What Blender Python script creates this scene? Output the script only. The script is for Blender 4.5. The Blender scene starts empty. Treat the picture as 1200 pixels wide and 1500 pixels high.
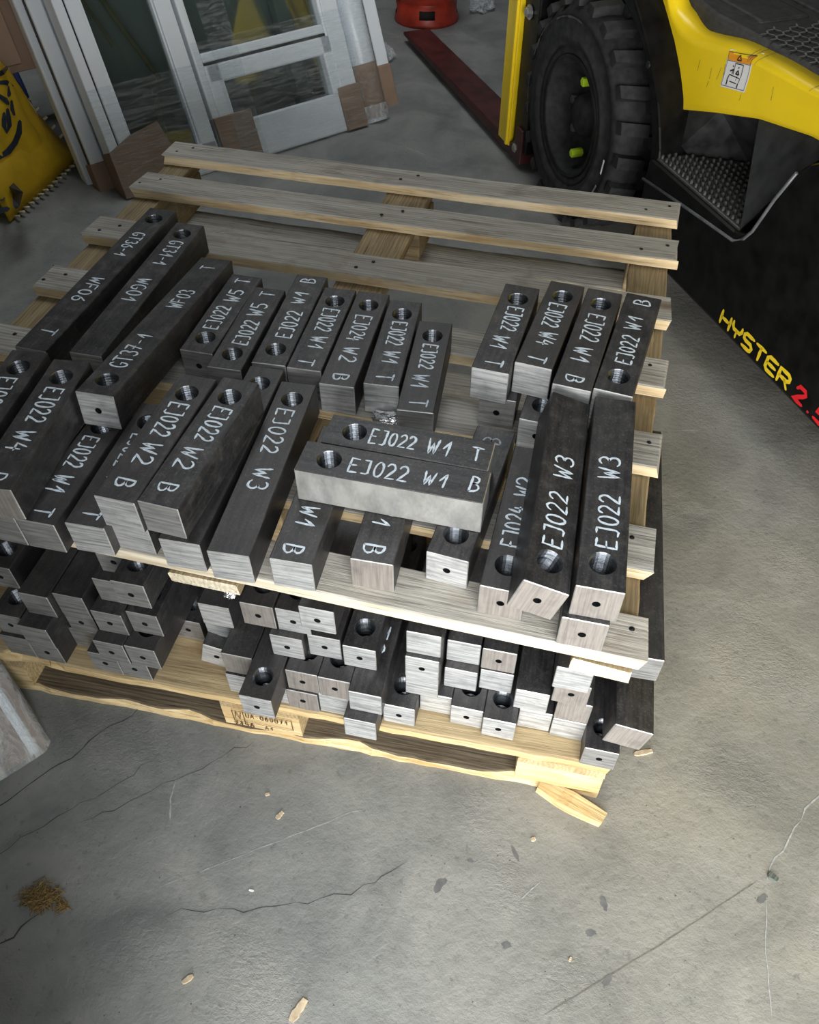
import bpy, bmesh, math, random
from mathutils import Vector, Matrix, noise
from mathutils.bvhtree import BVHTree
random.seed(7)
SC = bpy.context.scene
COL = SC.collection
R = math.radians
# ------------------------------------------------------------------ camera, light, exposure
ZD, ZL, HB = .505, .125, .058          # upper deck height, lower deck height, bar height
cam = bpy.data.cameras.new('camera'); camo = bpy.data.objects.new('camera', cam); COL.objects.link(camo)
yaw, pit, rol = -.256049, .8450826, .00113821
fw = Vector((math.sin(yaw)*math.cos(pit), math.cos(yaw)*math.cos(pit), -math.sin(pit)))
rt = Vector((math.cos(yaw), -math.sin(yaw), 0)); dn = fw.cross(rt)
r2 = math.cos(rol)*rt+math.sin(rol)*dn; d2 = -math.sin(rol)*rt+math.cos(rol)*dn
camo.matrix_world = Matrix(((r2.x, -d2.x, -fw.x, 0), (r2.y, -d2.y, -fw.y, 0), (r2.z, -d2.z, -fw.z, 1.386), (0, 0, 0, 1)))
cam.sensor_fit = 'VERTICAL'; cam.sensor_height = 36; cam.lens = 36*1190/1500; cam.clip_start = .05
SC.camera = camo
w = bpy.data.worlds.new('world'); SC.world = w; w.use_nodes = True
bg = w.node_tree.nodes['Background']; bg.inputs[0].default_value = (.72, .86, 1, 1); bg.inputs[1].default_value = .35
def area(name, loc, rot, sx, sy, power, col):
    l = bpy.data.lights.new(name, 'AREA'); l.shape = 'RECTANGLE'; l.size = sx; l.size_y = sy; l.energy = power; l.color = col
    o = bpy.data.objects.new(name, l); COL.objects.link(o); o.location = loc; o.rotation_euler = rot; return o
area('daylight_yard', (1.8, -6.0, 1.75), (R(88), 0, 0), 9.0, 3.2, 1320, (1, .985, .96))
area('daylight_sky', (1.3, -3.2, 5.6), (R(24), 0, 0), 6.0, 3.2, 660, (.95, .98, 1))
area('fill_back_overhead', (-1.3, 3.7, 4.5), (0, 0, 0), 1.2, 2.6, 66, (.94, .98, 1))  # added overhead fill that brightens the back, no roof opening above it
vs = SC.view_settings; vs.view_transform = 'Standard'; vs.look = 'None'; vs.gamma = 1; vs.use_curve_mapping = False; vs.exposure = 0
# ------------------------------------------------------------------ material helpers
class NT:
    def __init__(s, name):
        s.m = bpy.data.materials.new(name); s.m.use_nodes = True; s.t = s.m.node_tree; s.n = s.t.nodes; s.l = s.t.links
        s.b = s.n['Principled BSDF']; s.out = s.n['Material Output']
    def a(s, ty, **k):
        n = s.n.new(ty)
        for q, v in k.items():
            if q.startswith('i_'):
                key = q[2:]; key = int(key) if key.isdigit() else key.replace('_', ' ')
                n.inputs[key].default_value = v
            else: setattr(n, q, v)
        return n
    def c(s, o, i): s.l.new(o, i)
    def noise(s, vec, scale, detail=4, rough=.55, dist=0, w=None):
        n = s.a('ShaderNodeTexNoise'); n.inputs['Scale'].default_value = scale; n.inputs['Detail'].default_value = detail
        n.inputs['Roughness'].default_value = rough; n.inputs['Distortion'].default_value = dist
        if w is not None: n.noise_dimensions = '4D'; s.c(w, n.inputs['W'])
        s.c(vec, n.inputs['Vector']); return n.outputs['Fac']
    def ramp(s, f, st):
        r = s.a('ShaderNodeValToRGB'); e = r.color_ramp.elements
        while len(e) < len(st): e.new(.5)
        for i, (p, c) in enumerate(st): e[i].position = p; e[i].color = (*c, 1) if len(c) == 3 else c
        s.c(f, r.inputs[0]); return r.outputs[0]
    def map(s, vec, sc=(1, 1, 1), loc=(0, 0, 0), rot=(0, 0, 0)):
        m = s.a('ShaderNodeMapping'); m.inputs['Scale'].default_value = sc; m.inputs['Location'].default_value = loc; m.inputs['Rotation'].default_value = rot
        s.c(vec, m.inputs[0]); return m.outputs[0]
    def mix(s, f, a, b, ty='MIX'):
        m = s.a('ShaderNodeMix', data_type='RGBA', blend_type=ty)
        for v, i in ((f, 0), (a, 6), (b, 7)):
            if isinstance(v, (int, float)): m.inputs[i].default_value = v
            elif isinstance(v, tuple): m.inputs[i].default_value = (*v, 1)
            else: s.c(v, m.inputs[i])
        return m.outputs[2]
    def math(s, op, a, b=0, clamp=False):
        m = s.a('ShaderNodeMath', operation=op, use_clamp=clamp)
        for v, i in ((a, 0), (b, 1)):
            if isinstance(v, (int, float)): m.inputs[i].default_value = v
            else: s.c(v, m.inputs[i])
        return m.outputs[0]
    def bump(s, h, st, dist=.002):
        b = s.a('ShaderNodeBump'); b.inputs['Strength'].default_value = st; b.inputs['Distance'].default_value = dist
        s.c(h, b.inputs['Height']); s.c(b.outputs[0], s.b.inputs['Normal'])
    def obj(s): return s.a('ShaderNodeTexCoord').outputs['Object']
    def rnd(s): return s.a('ShaderNodeObjectInfo').outputs['Random']
    def set(s, col=None, rough=None, metal=None, **k):
        for q, v in (('Base Color', col), ('Roughness', rough), ('Metallic', metal)):
            if v is None: continue
            if isinstance(v, tuple): s.b.inputs[q].default_value = (*v, 1)
            elif isinstance(v, (int, float)): s.b.inputs[q].default_value = v
            else: s.c(v, s.b.inputs[q])
        for q, v in k.items(): s.b.inputs[q.replace('_', ' ')].default_value = v
        return s.m
def plain(name, col, rough=.5, metal=0, var=.25, sc=18, bump=0):
    t = NT(name); o = t.obj(); n = t.noise(o, sc, 5)
    lo = tuple(c*(1-var) for c in col); hi = tuple(min(1, c*(1+var)) for c in col)
    c = t.ramp(n, [(.3, lo), (.7, hi)])
    if bump: t.bump(n, bump)
    return t.set(c, rough, metal)
def steel_scale():
    t = NT('mill_scale_steel'); o = t.obj(); r = t.rnd(); W = t.math('MULTIPLY', r, 37)
    n1 = t.noise(o, 34, 7, .72, .3, W); n2 = t.noise(o, 260, 4, .7, 0, W); n3 = t.noise(t.map(o, (60, 5, 60)), 3, 4, .6, 0, W)
    c = t.ramp(n1, [(.36, (.016, .0165, .019)), (.52, (.038, .0375, .040)), (.66, (.115, .108, .102))])
    c = t.mix(t.math('MULTIPLY', t.math('SUBTRACT', n2, .54, True), 3.2, True), c, (.26, .25, .24))
    c = t.mix(.4, c, t.ramp(n3, [(.35, (.026, .026, .03)), (.7, (.12, .115, .11))]))
    c = t.mix(t.math('MULTIPLY', r, .55), c, (.062, .058, .057))
    t.bump(n2, .12, .001)
    return t.set(c, t.ramp(n1, [(.3, (.36,)*3), (.7, (.55,)*3)]), .45)
def steel_cut(name, lo, hi, ax):
    t = NT(name); o = t.obj(); r = t.rnd(); W = t.math('MULTIPLY', r, 91)
    n = t.noise(t.map(o, ax), 1, 4, .7, 0, W); n2 = t.noise(o, 45, 5, .6, 0, W)
    c = t.ramp(n, [(.34, lo), (.58, hi)]); c = t.mix(t.math('MULTIPLY', t.math('SUBTRACT', n2, .5, True), 1.6), c, tuple(x*.55 for x in lo))
    t.bump(n, .25, .0008)
    return t.set(c, .34 if 'bore' in name else .46, .95 if 'bore' in name else .62)
def wood(name, dark, mid, lite, grey=None, gscale=1., knots=True, bump=.5):
    t = NT(name); o = t.obj(); r = t.rnd(); W = t.math('MULTIPLY', r, 53)
    st = t.map(o, (2.2, 34, 34)); g = t.noise(st, gscale, 6, .65, .4, W)
    fine = t.noise(t.map(o, (9, 260, 260)), 1, 3, .7, .2, W)
    big = t.noise(t.map(o, (3, 5, 5)), 1.2, 3, .5, 0, W)
    wv = t.a('ShaderNodeTexWave', wave_type='BANDS', bands_direction='Y'); wv.inputs['Scale'].default_value = 6; wv.inputs['Distortion'].default_value = 7
    wv.inputs['Detail'].default_value = 3; wv.inputs['Detail Scale'].default_value = 1.2
    off = t.a('ShaderNodeCombineXYZ'); t.c(W, off.inputs[0]); t.c(W, off.inputs[1])
    ad = t.a('ShaderNodeVectorMath', operation='ADD'); t.c(t.map(o, (.8, 7, 7)), ad.inputs[0]); t.c(off.outputs[0], ad.inputs[1]); t.c(ad.outputs[0], wv.inputs['Vector'])
    c = t.ramp(g, [(.36, dark), (.5, mid), (.62, lite)])
    c = t.mix(.32, c, t.ramp(wv.outputs['Fac'], [(.05, dark), (.45, mid), (.8, lite)]))
    if grey: c = t.mix(t.ramp(big, [(.40, (0,)*3), (.60, (.7,)*3)]), c, t.mix(.5, c, grey))
    c = t.mix(t.math('MULTIPLY', t.math('SUBTRACT', .47, fine, True), 5, True), c, tuple(x*.4 for x in dark))
    c = t.mix(t.math('MULTIPLY', r, .4), c, tuple(x*.8 for x in mid))
    blot_ = t.noise(t.map(o, (9, 14, 14)), 1, 4, .6, .5, W)
    c = t.mix(t.ramp(blot_, [(.56, (0,)*3), (.70, (.55,)*3)]), c, (dark[0]*1.15, dark[1]*.95, dark[2]*.75))
    if knots:
        v = t.a('ShaderNodeTexVoronoi', feature='F1', voronoi_dimensions='4D'); v.inputs['Scale'].default_value = 1; t.c(W, v.inputs['W'])
        t.c(t.map(o, (5, 9, 9)), v.inputs['Vector'])
        c = t.mix(t.ramp(v.outputs['Distance'], [(.07, (.9,)*3), (.19, (0,)*3)]), c, (dark[0]*.75, dark[1]*.55, dark[2]*.4))
    t.bump(t.math('ADD', g, fine), bump, .003)
    return t.set(c, .8)
def concrete():
    t = NT('worn_concrete'); o = t.obj()
    big = t.noise(o, .9, 4, .55); med = t.noise(o, 5, 6, .62, .6); fine = t.noise(o, 60, 6, .7); vf = t.noise(o, 420, 3, .7)
    stk = t.noise(t.map(o, (95, 150, 1), rot=(0, 0, R(-32))), 1, 4, .7, .5)
    c = t.ramp(med, [(.28, (.125, .134, .134)), (.5, (.205, .213, .208)), (.74, (.29, .292, .275))])
    warm = t.ramp(big, [(.46, (0,)*3), (.58, (.65,)*3)])
    sx = t.a('ShaderNodeSeparateXYZ'); t.c(o, sx.inputs[0])
    xr = t.math('MULTIPLY', t.math('ADD', sx.outputs[0], .5), 1.3, True)
    c = t.mix(t.math('MULTIPLY', t.math('ADD', warm, .55), xr, True), c, t.ramp(med, [(.3, (.20, .19, .155)), (.7, (.315, .295, .24))]))
    c = t.mix(t.ramp(fine, [(.32, (.55,)*3), (.42, (0,)*3)]), c, (.10, .102, .098))
    c = t.mix(t.ramp(vf, [(.7, (0,)*3), (.78, (.5,)*3)]), c, (.42, .42, .4))
    rough_mask = t.ramp(t.noise(o, 3.2, 3, .5), [(.53, (0,)*3), (.62, (1,)*3)])
    h = t.math('ADD', t.math('MULTIPLY', t.math('MULTIPLY', stk, rough_mask), 1.5), t.math('ADD', t.math('MULTIPLY', fine, 1.2), t.math('MULTIPLY', med, .6)))
    t.bump(h, .5, .0045)
    return t.set(c, t.ramp(med, [(.3, (.5,)*3), (.7, (.68,)*3)]))
def glass(name, tint, base=.06):
    t = NT(name); tr = t.a('ShaderNodeBsdfTransparent'); tr.inputs[0].default_value = (*tint, 1)
    gl = t.a('ShaderNodeBsdfGlossy'); gl.inputs['Roughness'].default_value = .04; gl.inputs['Color'].default_value = (.9, .95, .95, 1)
    fr = t.a('ShaderNodeFresnel'); fr.inputs[0].default_value = 1.5
    mx = t.a('ShaderNodeMixShader'); t.c(t.math('ADD', fr.outputs[0], base), mx.inputs[0]); t.c(tr.outputs[0], mx.inputs[1]); t.c(gl.outputs[0], mx.inputs[2])
    t.c(mx.outputs[0], t.out.inputs[0]); return t.m
def film(name, lo, hi, sc=(8, 60, 60)):
    t = NT(name); o = t.obj(); tr = t.a('ShaderNodeBsdfTransparent'); tr.inputs[0].default_value = (.93, .95, .96, 1)
    gl = t.a('ShaderNodeBsdfPrincipled'); gl.inputs['Base Color'].default_value = (.75, .78, .8, 1); gl.inputs['Roughness'].default_value = .16; gl.inputs['Specular IOR Level'].default_value = 1
    n = t.noise(t.map(o, sc), 1, 5, .7, 1.2)
    mx = t.a('ShaderNodeMixShader'); t.c(t.ramp(n, [(.42, (lo,)*3), (.7, (hi,)*3)]), mx.inputs[0]); t.c(tr.outputs[0], mx.inputs[1]); t.c(gl.outputs[0], mx.inputs[2])
    b = t.a('ShaderNodeBump'); b.inputs['Strength'].default_value = .8; b.inputs['Distance'].default_value = .006; t.c(n, b.inputs['Height']); t.c(b.outputs[0], gl.inputs['Normal'])
    t.c(mx.outputs[0], t.out.inputs[0]); return t.m
M = dict(
    scale=steel_scale(),
    cut_bright=steel_cut('bright_sawn_steel', (.30, .31, .32), (.70, .71, .71), (12, 12, 240)),
    cut_grey=steel_cut('grey_sawn_steel', (.20, .20, .20), (.40, .40, .39), (14, 14, 240)),
    cut_tan=steel_cut('tan_ground_steel', (.28, .255, .235), (.43, .395, .365), (300, 10, 12)),
    bore=steel_cut('machined_bore_steel', (.07, .075, .085), (.20, .215, .235), (40, 40, 600)),
    ground=steel_cut('ground_side_steel', (.32, .32, .31), (.50, .50, .48), (14, 30, 14)),
    paint=plain('white_marker_paint', (.66, .75, .84), .5, 0, .22, 160),
    paint_faded=plain('faded_marker_paint', (.30, .33, .37), .6, 0, .5, 220),
    deck=wood('weathered_grey_wood', (.16, .145, .12), (.37, .35, .31), (.56, .535, .48), (.40, .395, .38)),
    deck_edge=wood('fresh_sawn_edge_wood', (.40, .28, .15), (.66, .52, .31), (.82, .70, .50), None, 1.6, False),
    deck_front=wood('pale_front_board_wood', (.24, .215, .175), (.47, .435, .365), (.66, .62, .54), (.44, .43, .40)),
    deck_front_edge=wood('cream_board_edge_wood', (.46, .39, .27), (.64, .57, .43), (.76, .70, .57), None, 1.6, False),
    stringer=wood('brown_stringer_wood', (.16, .115, .06), (.30, .225, .125), (.42, .33, .19), None, 1.3),
    pine=wood('pine_pallet_wood', (.24, .16, .075), (.46, .345, .18), (.60, .475, .27), (.37, .30, .19)),
    pine_edge=wood('pine_sawn_edge_wood', (.38, .25, .10), (.64, .47, .23), (.78, .63, .37), None, 2, False),
    bark=wood('dark_bark_wood', (.055, .042, .027), (.12, .09, .055), (.21, .165, .105), None, 2),
    floor=concrete(),
    wall=plain('painted_wall', (.26, .27, .265), .8, 0, .1, 3), roof=plain('roof_sheet', (.22, .225, .23), .7, 0, .1, 3),
    crack=plain('crack_dirt', (.05, .05, .047), .9, 0, .4, 90), chalk=plain('chalk_line', (.34, .345, .335), .9, 0, .3, 120), damp=plain('oil_stain', (.12, .122, .12), .6, 0, .3, 60),
    groove=plain('groove_line', (.15, .14, .115), .9, 0, .3, 90),
    yellow=plain('yellow_truck_paint', (.94, .67, .015), .28, 0, .05, 7), black=plain('black_truck_plastic', (.006, .006, .006), .38, 0, .5, 26, .05),
    rubber=plain('tyre_rubber', (.026, .026, .027), .72, 0, .45, 40, .15), dust=plain('dusty_rubber', (.075, .073, .068), .85, 0, .4, 60),
    mat=plain('rubber_floor_mat', (.045, .044, .042), .7, 0, .4, 50, .1), matline=plain('worn_mat_rib', (.21, .21, .20), .65, 0, .3, 60),
    tread=plain('step_tread_plastic', (.042, .042, .04), .42, 0, .5, 60, .1), step_grey=plain('scuffed_step_plastic', (.10, .105, .11), .36, 0, .4, 22),
    wellp=plain('step_well_plastic', (.035, .036, .037), .33, 0, .5, 22, .05),
    darkred=plain('dark_red_fork_paint', (.058, .012, .011), .45, 0, .5, 14), darkmetal=plain('black_mast_steel', (.016, .016, .016), .45, .3, .5, 25),
    bolt=plain('zinc_bolt', (.42, .42, .41), .35, .8, .2, 60), lime=plain('lime_indicator', (.55, .80, .03), .5, 0, .05), redpaint=plain('red_decal', (.60, .012, .018), .4, 0, .05), yelpaint=plain('yellow_decal', (.80, .58, .02), .4, 0, .08, 60),
    white=plain('white_label', (.82, .82, .80), .5, 0, .04), orange=plain('orange_label', (.85, .34, .02), .5, 0, .05), ink=plain('black_ink', (.015, .014, .013), .6), stamp=plain('brown_stamp_ink', (.09, .04, .015), .7, 0, .4, 200),
    red=plain('red_gas_paint', (.36, .035, .018), .4, 0, .35, 16), pvc=plain('white_pvc', (.74, .79, .84), .3, 0, .03, 4), gasket=plain('black_gasket', (.012, .012, .013), .5),
    card=plain('brown_cardboard', (.27, .185, .13), .75, 0, .18, 9), board=plain('raw_fibreboard', (.30, .20, .14), .75, 0, .15, 7),
    glass=glass('dark_window_glass', (.62, .655, .63), .10), film=film('stretch_film', .012, .26, (9, 120, 120)), filmw=film('white_stretch_film', .25, .75, (30, 30, 14)), foil=plain('crumpled_foil', (.75, .76, .77), .22, .9, .2, 60),
    bag=plain('yellow_woven_bag', (.62, .40, .012), .62, 0, .22, 9, .25), navy=plain('navy_print', (.018, .028, .048), .6, 0, .3, 60), stitch=plain('cream_stitching', (.62, .56, .40), .8), blue=plain('blue_woven_lining', (.02, .05, .18), .7),
    straw=plain('straw', (.22, .145, .055), .8, 0, .4, 300), chip=plain('pale_wood_chip', (.50, .40, .27), .8, 0, .25, 90), stone=plain('dark_stone', (.10, .115, .10), .7, 0, .4, 60),
    galv=plain('dull_galvanised_steel', (.16, .165, .165), .45, .5, .3, 30),
)
for k_, v_ in (('black', .12), ('darkmetal', .25), ('rubber', .25), ('wellp', .35)):
    M[k_].node_tree.nodes['Principled BSDF'].inputs['Specular IOR Level'].default_value = v_
# ------------------------------------------------------------------ object helpers
def link(name, me, parent=None, mats=(), loc=None, rot=None):
    o = bpy.data.objects.new(name, me); COL.objects.link(o)
    for m in mats:
        if me is not None and hasattr(me, 'materials') and len(me.materials) < len(mats): me.materials.append(M[m] if isinstance(m, str) else m)
    if parent: o.parent = parent
    if loc: o.location = loc
    if rot: o.rotation_euler = rot
    return o
def mesh(name, vs_, fs, mi=None, smooth=False):
    me = bpy.data.meshes.new(name); me.from_pydata([tuple(v) for v in vs_], [], fs)
    if mi:
        for p, i in zip(me.polygons, mi): p.material_index = i
    if smooth: me.polygons.foreach_set('use_smooth', [True]*len(me.polygons))
    me.update(); return me
def part(name, vs_, fs, mat, parent=None, smooth=False, mi=None, loc=None, rot=None):
    mats = mat if isinstance(mat, (list, tuple)) else [mat]
    return link(name, mesh(name, vs_, fs, mi, smooth), parent, mats, loc, rot)
def empty(name, loc=(0, 0, 0), rot=(0, 0, 0)):
    o = bpy.data.objects.new(name, None); COL.objects.link(o); o.location = loc; o.rotation_euler = rot; o.empty_display_size = .1; return o
def tag(o, label, cat, group=None, kind=None):
    o['label'] = label; o['category'] = cat
    if group: o['group'] = group
    if kind: o['kind'] = kind
    return o
BF = [(0, 3, 2, 1), (4, 5, 6, 7), (0, 1, 5, 4), (1, 2, 6, 5), (2, 3, 7, 6), (3, 0, 4, 7)]
def boxv(x0, x1, y0, y1, z0, z1): return [(x0, y0, z0), (x1, y0, z0), (x1, y1, z0), (x0, y1, z0), (x0, y0, z1), (x1, y0, z1), (x1, y1, z1), (x0, y1, z1)]
def box(name, x0, x1, y0, y1, z0, z1, mat, parent=None, bev=0, seg=2):
    bm = bmesh.new(); vv = [bm.verts.new(v) for v in boxv(x0, x1, y0, y1, z0, z1)]
    for f in BF: bm.faces.new([vv[i] for i in f])
    if bev: bmesh.ops.bevel(bm, geom=bm.edges[:], offset=bev, segments=seg, affect='EDGES', profile=.5)
    me = bpy.data.meshes.new(name); bm.to_mesh(me); bm.free()
    return link(name, me, parent, [mat])
def prism(name, pts, lo, hi, mat, parent=None, axis='y', bev=0):
    """polygon in a plane, extruded along axis; pts are (u,v): axis y -> (x,z), axis z -> (x,y)"""
    f = (lambda u, v, h: (u, h, v)) if axis == 'y' else (lambda u, v, h: (u, v, h))
    bm = bmesh.new(); a = [bm.verts.new(f(u, v, lo)) for u, v in pts]; b = [bm.verts.new(f(u, v, hi)) for u, v in pts]; n = len(pts)
    bm.faces.new(a); bm.faces.new(b[::-1])
    for i in range(n): bm.faces.new((a[i], b[i], b[(i+1) % n], a[(i+1) % n]))
    bmesh.ops.recalc_face_normals(bm, faces=bm.faces[:])
    if bev: bmesh.ops.bevel(bm, geom=bm.edges[:], offset=bev, segments=2, affect='EDGES', profile=.5)
    me = bpy.data.meshes.new(name); bm.to_mesh(me); bm.free()
    return link(name, me, parent, [mat])
def lathe(name, prof, n, mat, parent=None, axis='z', smooth=True, skip=None, close=False):
    """prof: (r, h) pairs, revolved about axis"""
    vs_, fs = [], []
    for r, h in prof:
        for i in range(n):
            a = 2*math.pi*i/n
            vs_.append((r*math.cos(a), r*math.sin(a), h) if axis == 'z' else (r*math.cos(a), h, r*math.sin(a)))
    for j in range(len(prof)-1):
        for i in range(n):
            if skip and skip(j, i): continue
            k = (i+1) % n; q = (j*n+i, j*n+k, (j+1)*n+k, (j+1)*n+i)
            fs.append(q if axis == 'z' else q[::-1])
    return part(name, vs_, fs, mat, parent, smooth)
def tube(name, pts, r, mat, parent=None, n=8):
    vs_, fs = [], []
    P = [Vector(p) for p in pts]
    for i, p in enumerate(P):
        d = (P[min(i+1, len(P)-1)]-P[max(i-1, 0)]).normalized(); u = d.orthogonal().normalized(); v = d.cross(u)
        rr = r[i] if isinstance(r, (list, tuple)) else r
        for k in range(n): a = 2*math.pi*k/n; vs_.append(p+u*rr*math.cos(a)+v*rr*math.sin(a))
    for i in range(len(P)-1):
        for k in range(n): fs.append((i*n+k, i*n+(k+1) % n, (i+1)*n+(k+1) % n, (i+1)*n+k))
    fs.append(tuple(range(n))[::-1]); fs.append(tuple(range((len(P)-1)*n, len(P)*n)))
    return part(name, vs_, fs, mat, parent, True)
# ------------------------------------------------------------------ handwriting: strokes in a unit cell
def arc(cx, cy, rx, ry, a0, a1, n=9): return [(cx+rx*math.cos(R(a0+(a1-a0)*i/n)), cy+ry*math.sin(R(a0+(a1-a0)*i/n))) for i in range(n+1)]
G = {
 'E': [[(.6, .97), (.1, 1), (.06, 0), (.6, .03)], [(.08, .5), (.48, .52)]], 'F': [[(.6, .97), (.1, 1), (.08, 0)], [(.08, .5), (.5, .52)]],
 'J': [[(.15, 1), (.5, 1), (.52, .12), (.4, 0), (.12, .03)]], '0': [arc(.33, .5, .26, .5, 80, 440, 14)], 'O': [arc(.33, .5, .28, .5, 80, 440, 14)],
 '2': [arc(.33, .72, .25, .28, 165, -20, 7)+[(.08, .03), (.62, .04)]], '1': [[(.12, .45), (.46, 1), (.42, 0)]],
 '4': [[(.28, 1), (.08, .42), (.62, .42)], [(.48, .72), (.44, -.05)]], '3': [arc(.3, .76, .24, .24, 150, -80, 7)+arc(.3, .26, .28, .27, 85, -150, 8)],
 '5': [[(.58, 1), (.16, 1), (.13, .58)]+arc(.3, .3, .27, .29, 100, -140, 7)], '6': [[(.5, 1), (.2, .62)]+arc(.33, .28, .25, .28, 150, 510, 12)],
 '7': [[(.06, .98), (.58, .98), (.25, 0)], [(.15, .5), (.55, .5)]], 'W': [[(0, 1), (.14, 0), (.36, .72), (.5, 0), (.72, 1)]],
 'T': [[(.02, 1), (.66, .97)], [(.34, .98), (.33, 0)]], 'B': [[(.12, 0), (.14, 1)]+arc(.2, .76, .34, .24, 90, -90, 6)+arc(.2, .27, .42, .27, 90, -90, 6)+[(.12, 0)]],
 'G': [arc(.36, .5, .3, .5, 50, 320, 10)+[(.62, .42), (.38, .42)]], 'D': [[(.12, 0), (.14, 1)]+arc(.15, .5, .45, .5, 90, -90, 8)+[(.12, 0)]], '-': [[(.12, .45), (.55, .48)]], 'A': [[(.05, 0), (.33, 1), (.62, 0)], [(.15, .35), (.5, .35)]],
 'C': [arc(.36, .5, .3, .5, 50, 310, 10)], 'S': [arc(.33, .75, .25, .25, 40, 240, 7)+arc(.33, .25, .27, .25, 80, -140, 7)], 'U': [[(.08, 1)]+arc(.33, .28, .26, .28, 180, 360, 7)+[(.6, 1)]],
 'K': [[(.1, 0), (.1, 1)], [(.6, 1), (.12, .5), (.62, 0)]],
}
def resample(pl, step):
    out = [Vector(pl[0])]
    for a, b in zip(pl, pl[1:]):
        a, b = Vector(a), Vector(b); n = max(1, int((b-a).length/step))
        for i in range(1, n+1): out.append(a.lerp(b, i/n))
    return out
def ribbon(strokes, wd, vs_, fs, lift, jit=0, place=None):
    """flat strokes with thickness: each polyline becomes a mitred ribbon with round caps"""
    place = place or (lambda x, y, h: (x, y, h))
    for pl in strokes:
        P = resample(pl, wd*1.2)
        if len(P) < 2: continue
        L, Rr = [], []
        for i, p in enumerate(P):
            d = (P[min(i+1, len(P)-1)]-P[max(i-1, 0)])
            if d.length < 1e-9: d = Vector((1, 0))
            d.normalize(); nn = Vector((-d.y, d.x)); ww = wd*.5*(1+jit*random.uniform(-1, 1))
            if i in (0, len(P)-1): ww *= .62
            L.append(p+nn*ww); Rr.append(p-nn*ww)
        c0 = P[0]-(P[1]-P[0]).normalized()*wd*.32; c1 = P[-1]+(P[-1]-P[-2]).normalized()*wd*.32
        ring = [c0]+L+[c1]+Rr[::-1]; n = len(ring); b = len(vs_)
        for q in ring: vs_.append(place(q.x, q.y, lift))
        k = len(P)
        fs.append((b, b+1, b+n-1)[::-1])
        for i in range(k-1): fs.append((b+1+i, b+2+i, b+n-2-i, b+n-1-i)[::-1])
        fs.append((b+k, b+k+1, b+k+2)[::-1])
# ------------------------------------------------------------------ room
fl = part('floor', [(-6, -8, 0), (6, -8, 0), (6, 9, 0), (-6, 9, 0)], [(0, 1, 2, 3)], 'floor'); fl['kind'] = 'structure'
def struct(o): o['kind'] = 'structure'; return o
struct(box('wall_back', -6, 6, 8.4, 8.6, 0, 4.6, 'wall')); struct(box('wall_left', -6.2, -6, -.15, 8.6, 0, 4.6, 'wall')); struct(box('wall_right', 6, 6.2, -.15, 8.6, 0, 4.6, 'wall'))
struct(box('ceiling', -6.2, 6.2, -.3, 8.6, 4.6, 4.7, 'roof'))
# unseen doorway wall, added to block light: jamb darkens the left, lintel the back
struct(part('shading_wall_front', boxv(-6.2, -.31, -.30, -.12, 0, 4.6)+boxv(3.4, 6.2, -.30, -.12, 0, 4.6)+boxv(-.31, 3.4, -.30, -.12, 1.95, 4.6), [tuple(i+8*k for i in f) for k in range(3) for f in BF], 'wall'))
def floor_mark(name, pts, wd, mat, jit=.5, wob=.006, step=.02, h=.0006):
    P = resample(pl=pts, step=step); Q = [p+Vector((random.uniform(-wob, wob), random.uniform(-wob, wob))) for p in P]
    vs_, fs = [], []
    for i, p in enumerate(Q):
        d = (Q[min(i+1, len(Q)-1)]-Q[max(i-1, 0)]).normalized(); nn = Vector((-d.y, d.x))*wd*.5*(1+jit*random.uniform(-1, 1))
        if i in (0, len(Q)-1): nn *= .1
        vs_ += [(*(p+nn), h), (*(p-nn), h)]
        if i: fs.append((2*i-2, 2*i-1, 2*i+1, 2*i))
    return part(name, vs_, fs, mat, fl)
floor_mark('crack', [(-.90, .30), (-.822, .352), (-.744, .489), (-.685, .572), (-.66, .62)], .0018, 'crack')
floor_mark('crack', [(-.80, .24), (-.75, .33), (-.691, .396), (-.64, .45), (-.60, .52)], .0010, 'crack')
floor_mark('crack', [(-.68, .36), (-.60, .43), (-.512, .51), (-.44, .58)], .0010, 'crack')
floor_mark('crack', [(-.47, .27), (-.33, .31), (-.2, .37), (-.12, .44)], .0009, 'crack', .9)
floor_mark('crack', [(-.72, .12), (-.66, .23)], .0022, 'crack')
floor_mark('joint_line', [(.128, .28), (.29, .42), (.439, .557)], .0016, 'groove', .2, .0006)
floor_mark('scratch', [(.452, .54), (.448, .45), (.455, .36)], .0016, 'chalk', .4, .001)
floor_mark('scratch', [(.06, .42), (.10, .47)], .0013, 'chalk', .5, .001); floor_mark('scratch', [(.26, 1.62), (.33, 1.64)], .003, 'chalk', .4, .001)
floor_mark('scratch', [(-.552, .477), (-.545, .44), (-.528, .405)], .003, 'chalk', .5, .0008, .01)
floor_mark('scratch', [(-.80, 2.98), (-.7, 2.93)], .005, 'chalk', .5, .002); floor_mark('scratch', [(.2, .72), (.24, .9), (.27, 1.05)], .0012, 'chalk', .5, .003)
floor_mark('scratch', [(.45, .56), (.52, .70), (.60, .80)], .002, 'chalk', .8, .004); floor_mark('scratch', [(-.5, .3), (-.2, .52)], .0012, 'chalk', .6, .002)
def blot(name, x, y, rx, ry, mat, a=0, h=.0005):
    n = 18; vs_ = []
    for i in range(n):
        t = 2*math.pi*i/n; r = random.uniform(.7, 1.15); u, v = rx*r*math.cos(t), ry*r*math.sin(t)
        vs_.append((x+u*math.cos(a)-v*math.sin(a), y+u*math.sin(a)+v*math.cos(a), h))
    return part(name, vs_, [tuple(range(n))], mat, fl)
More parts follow.
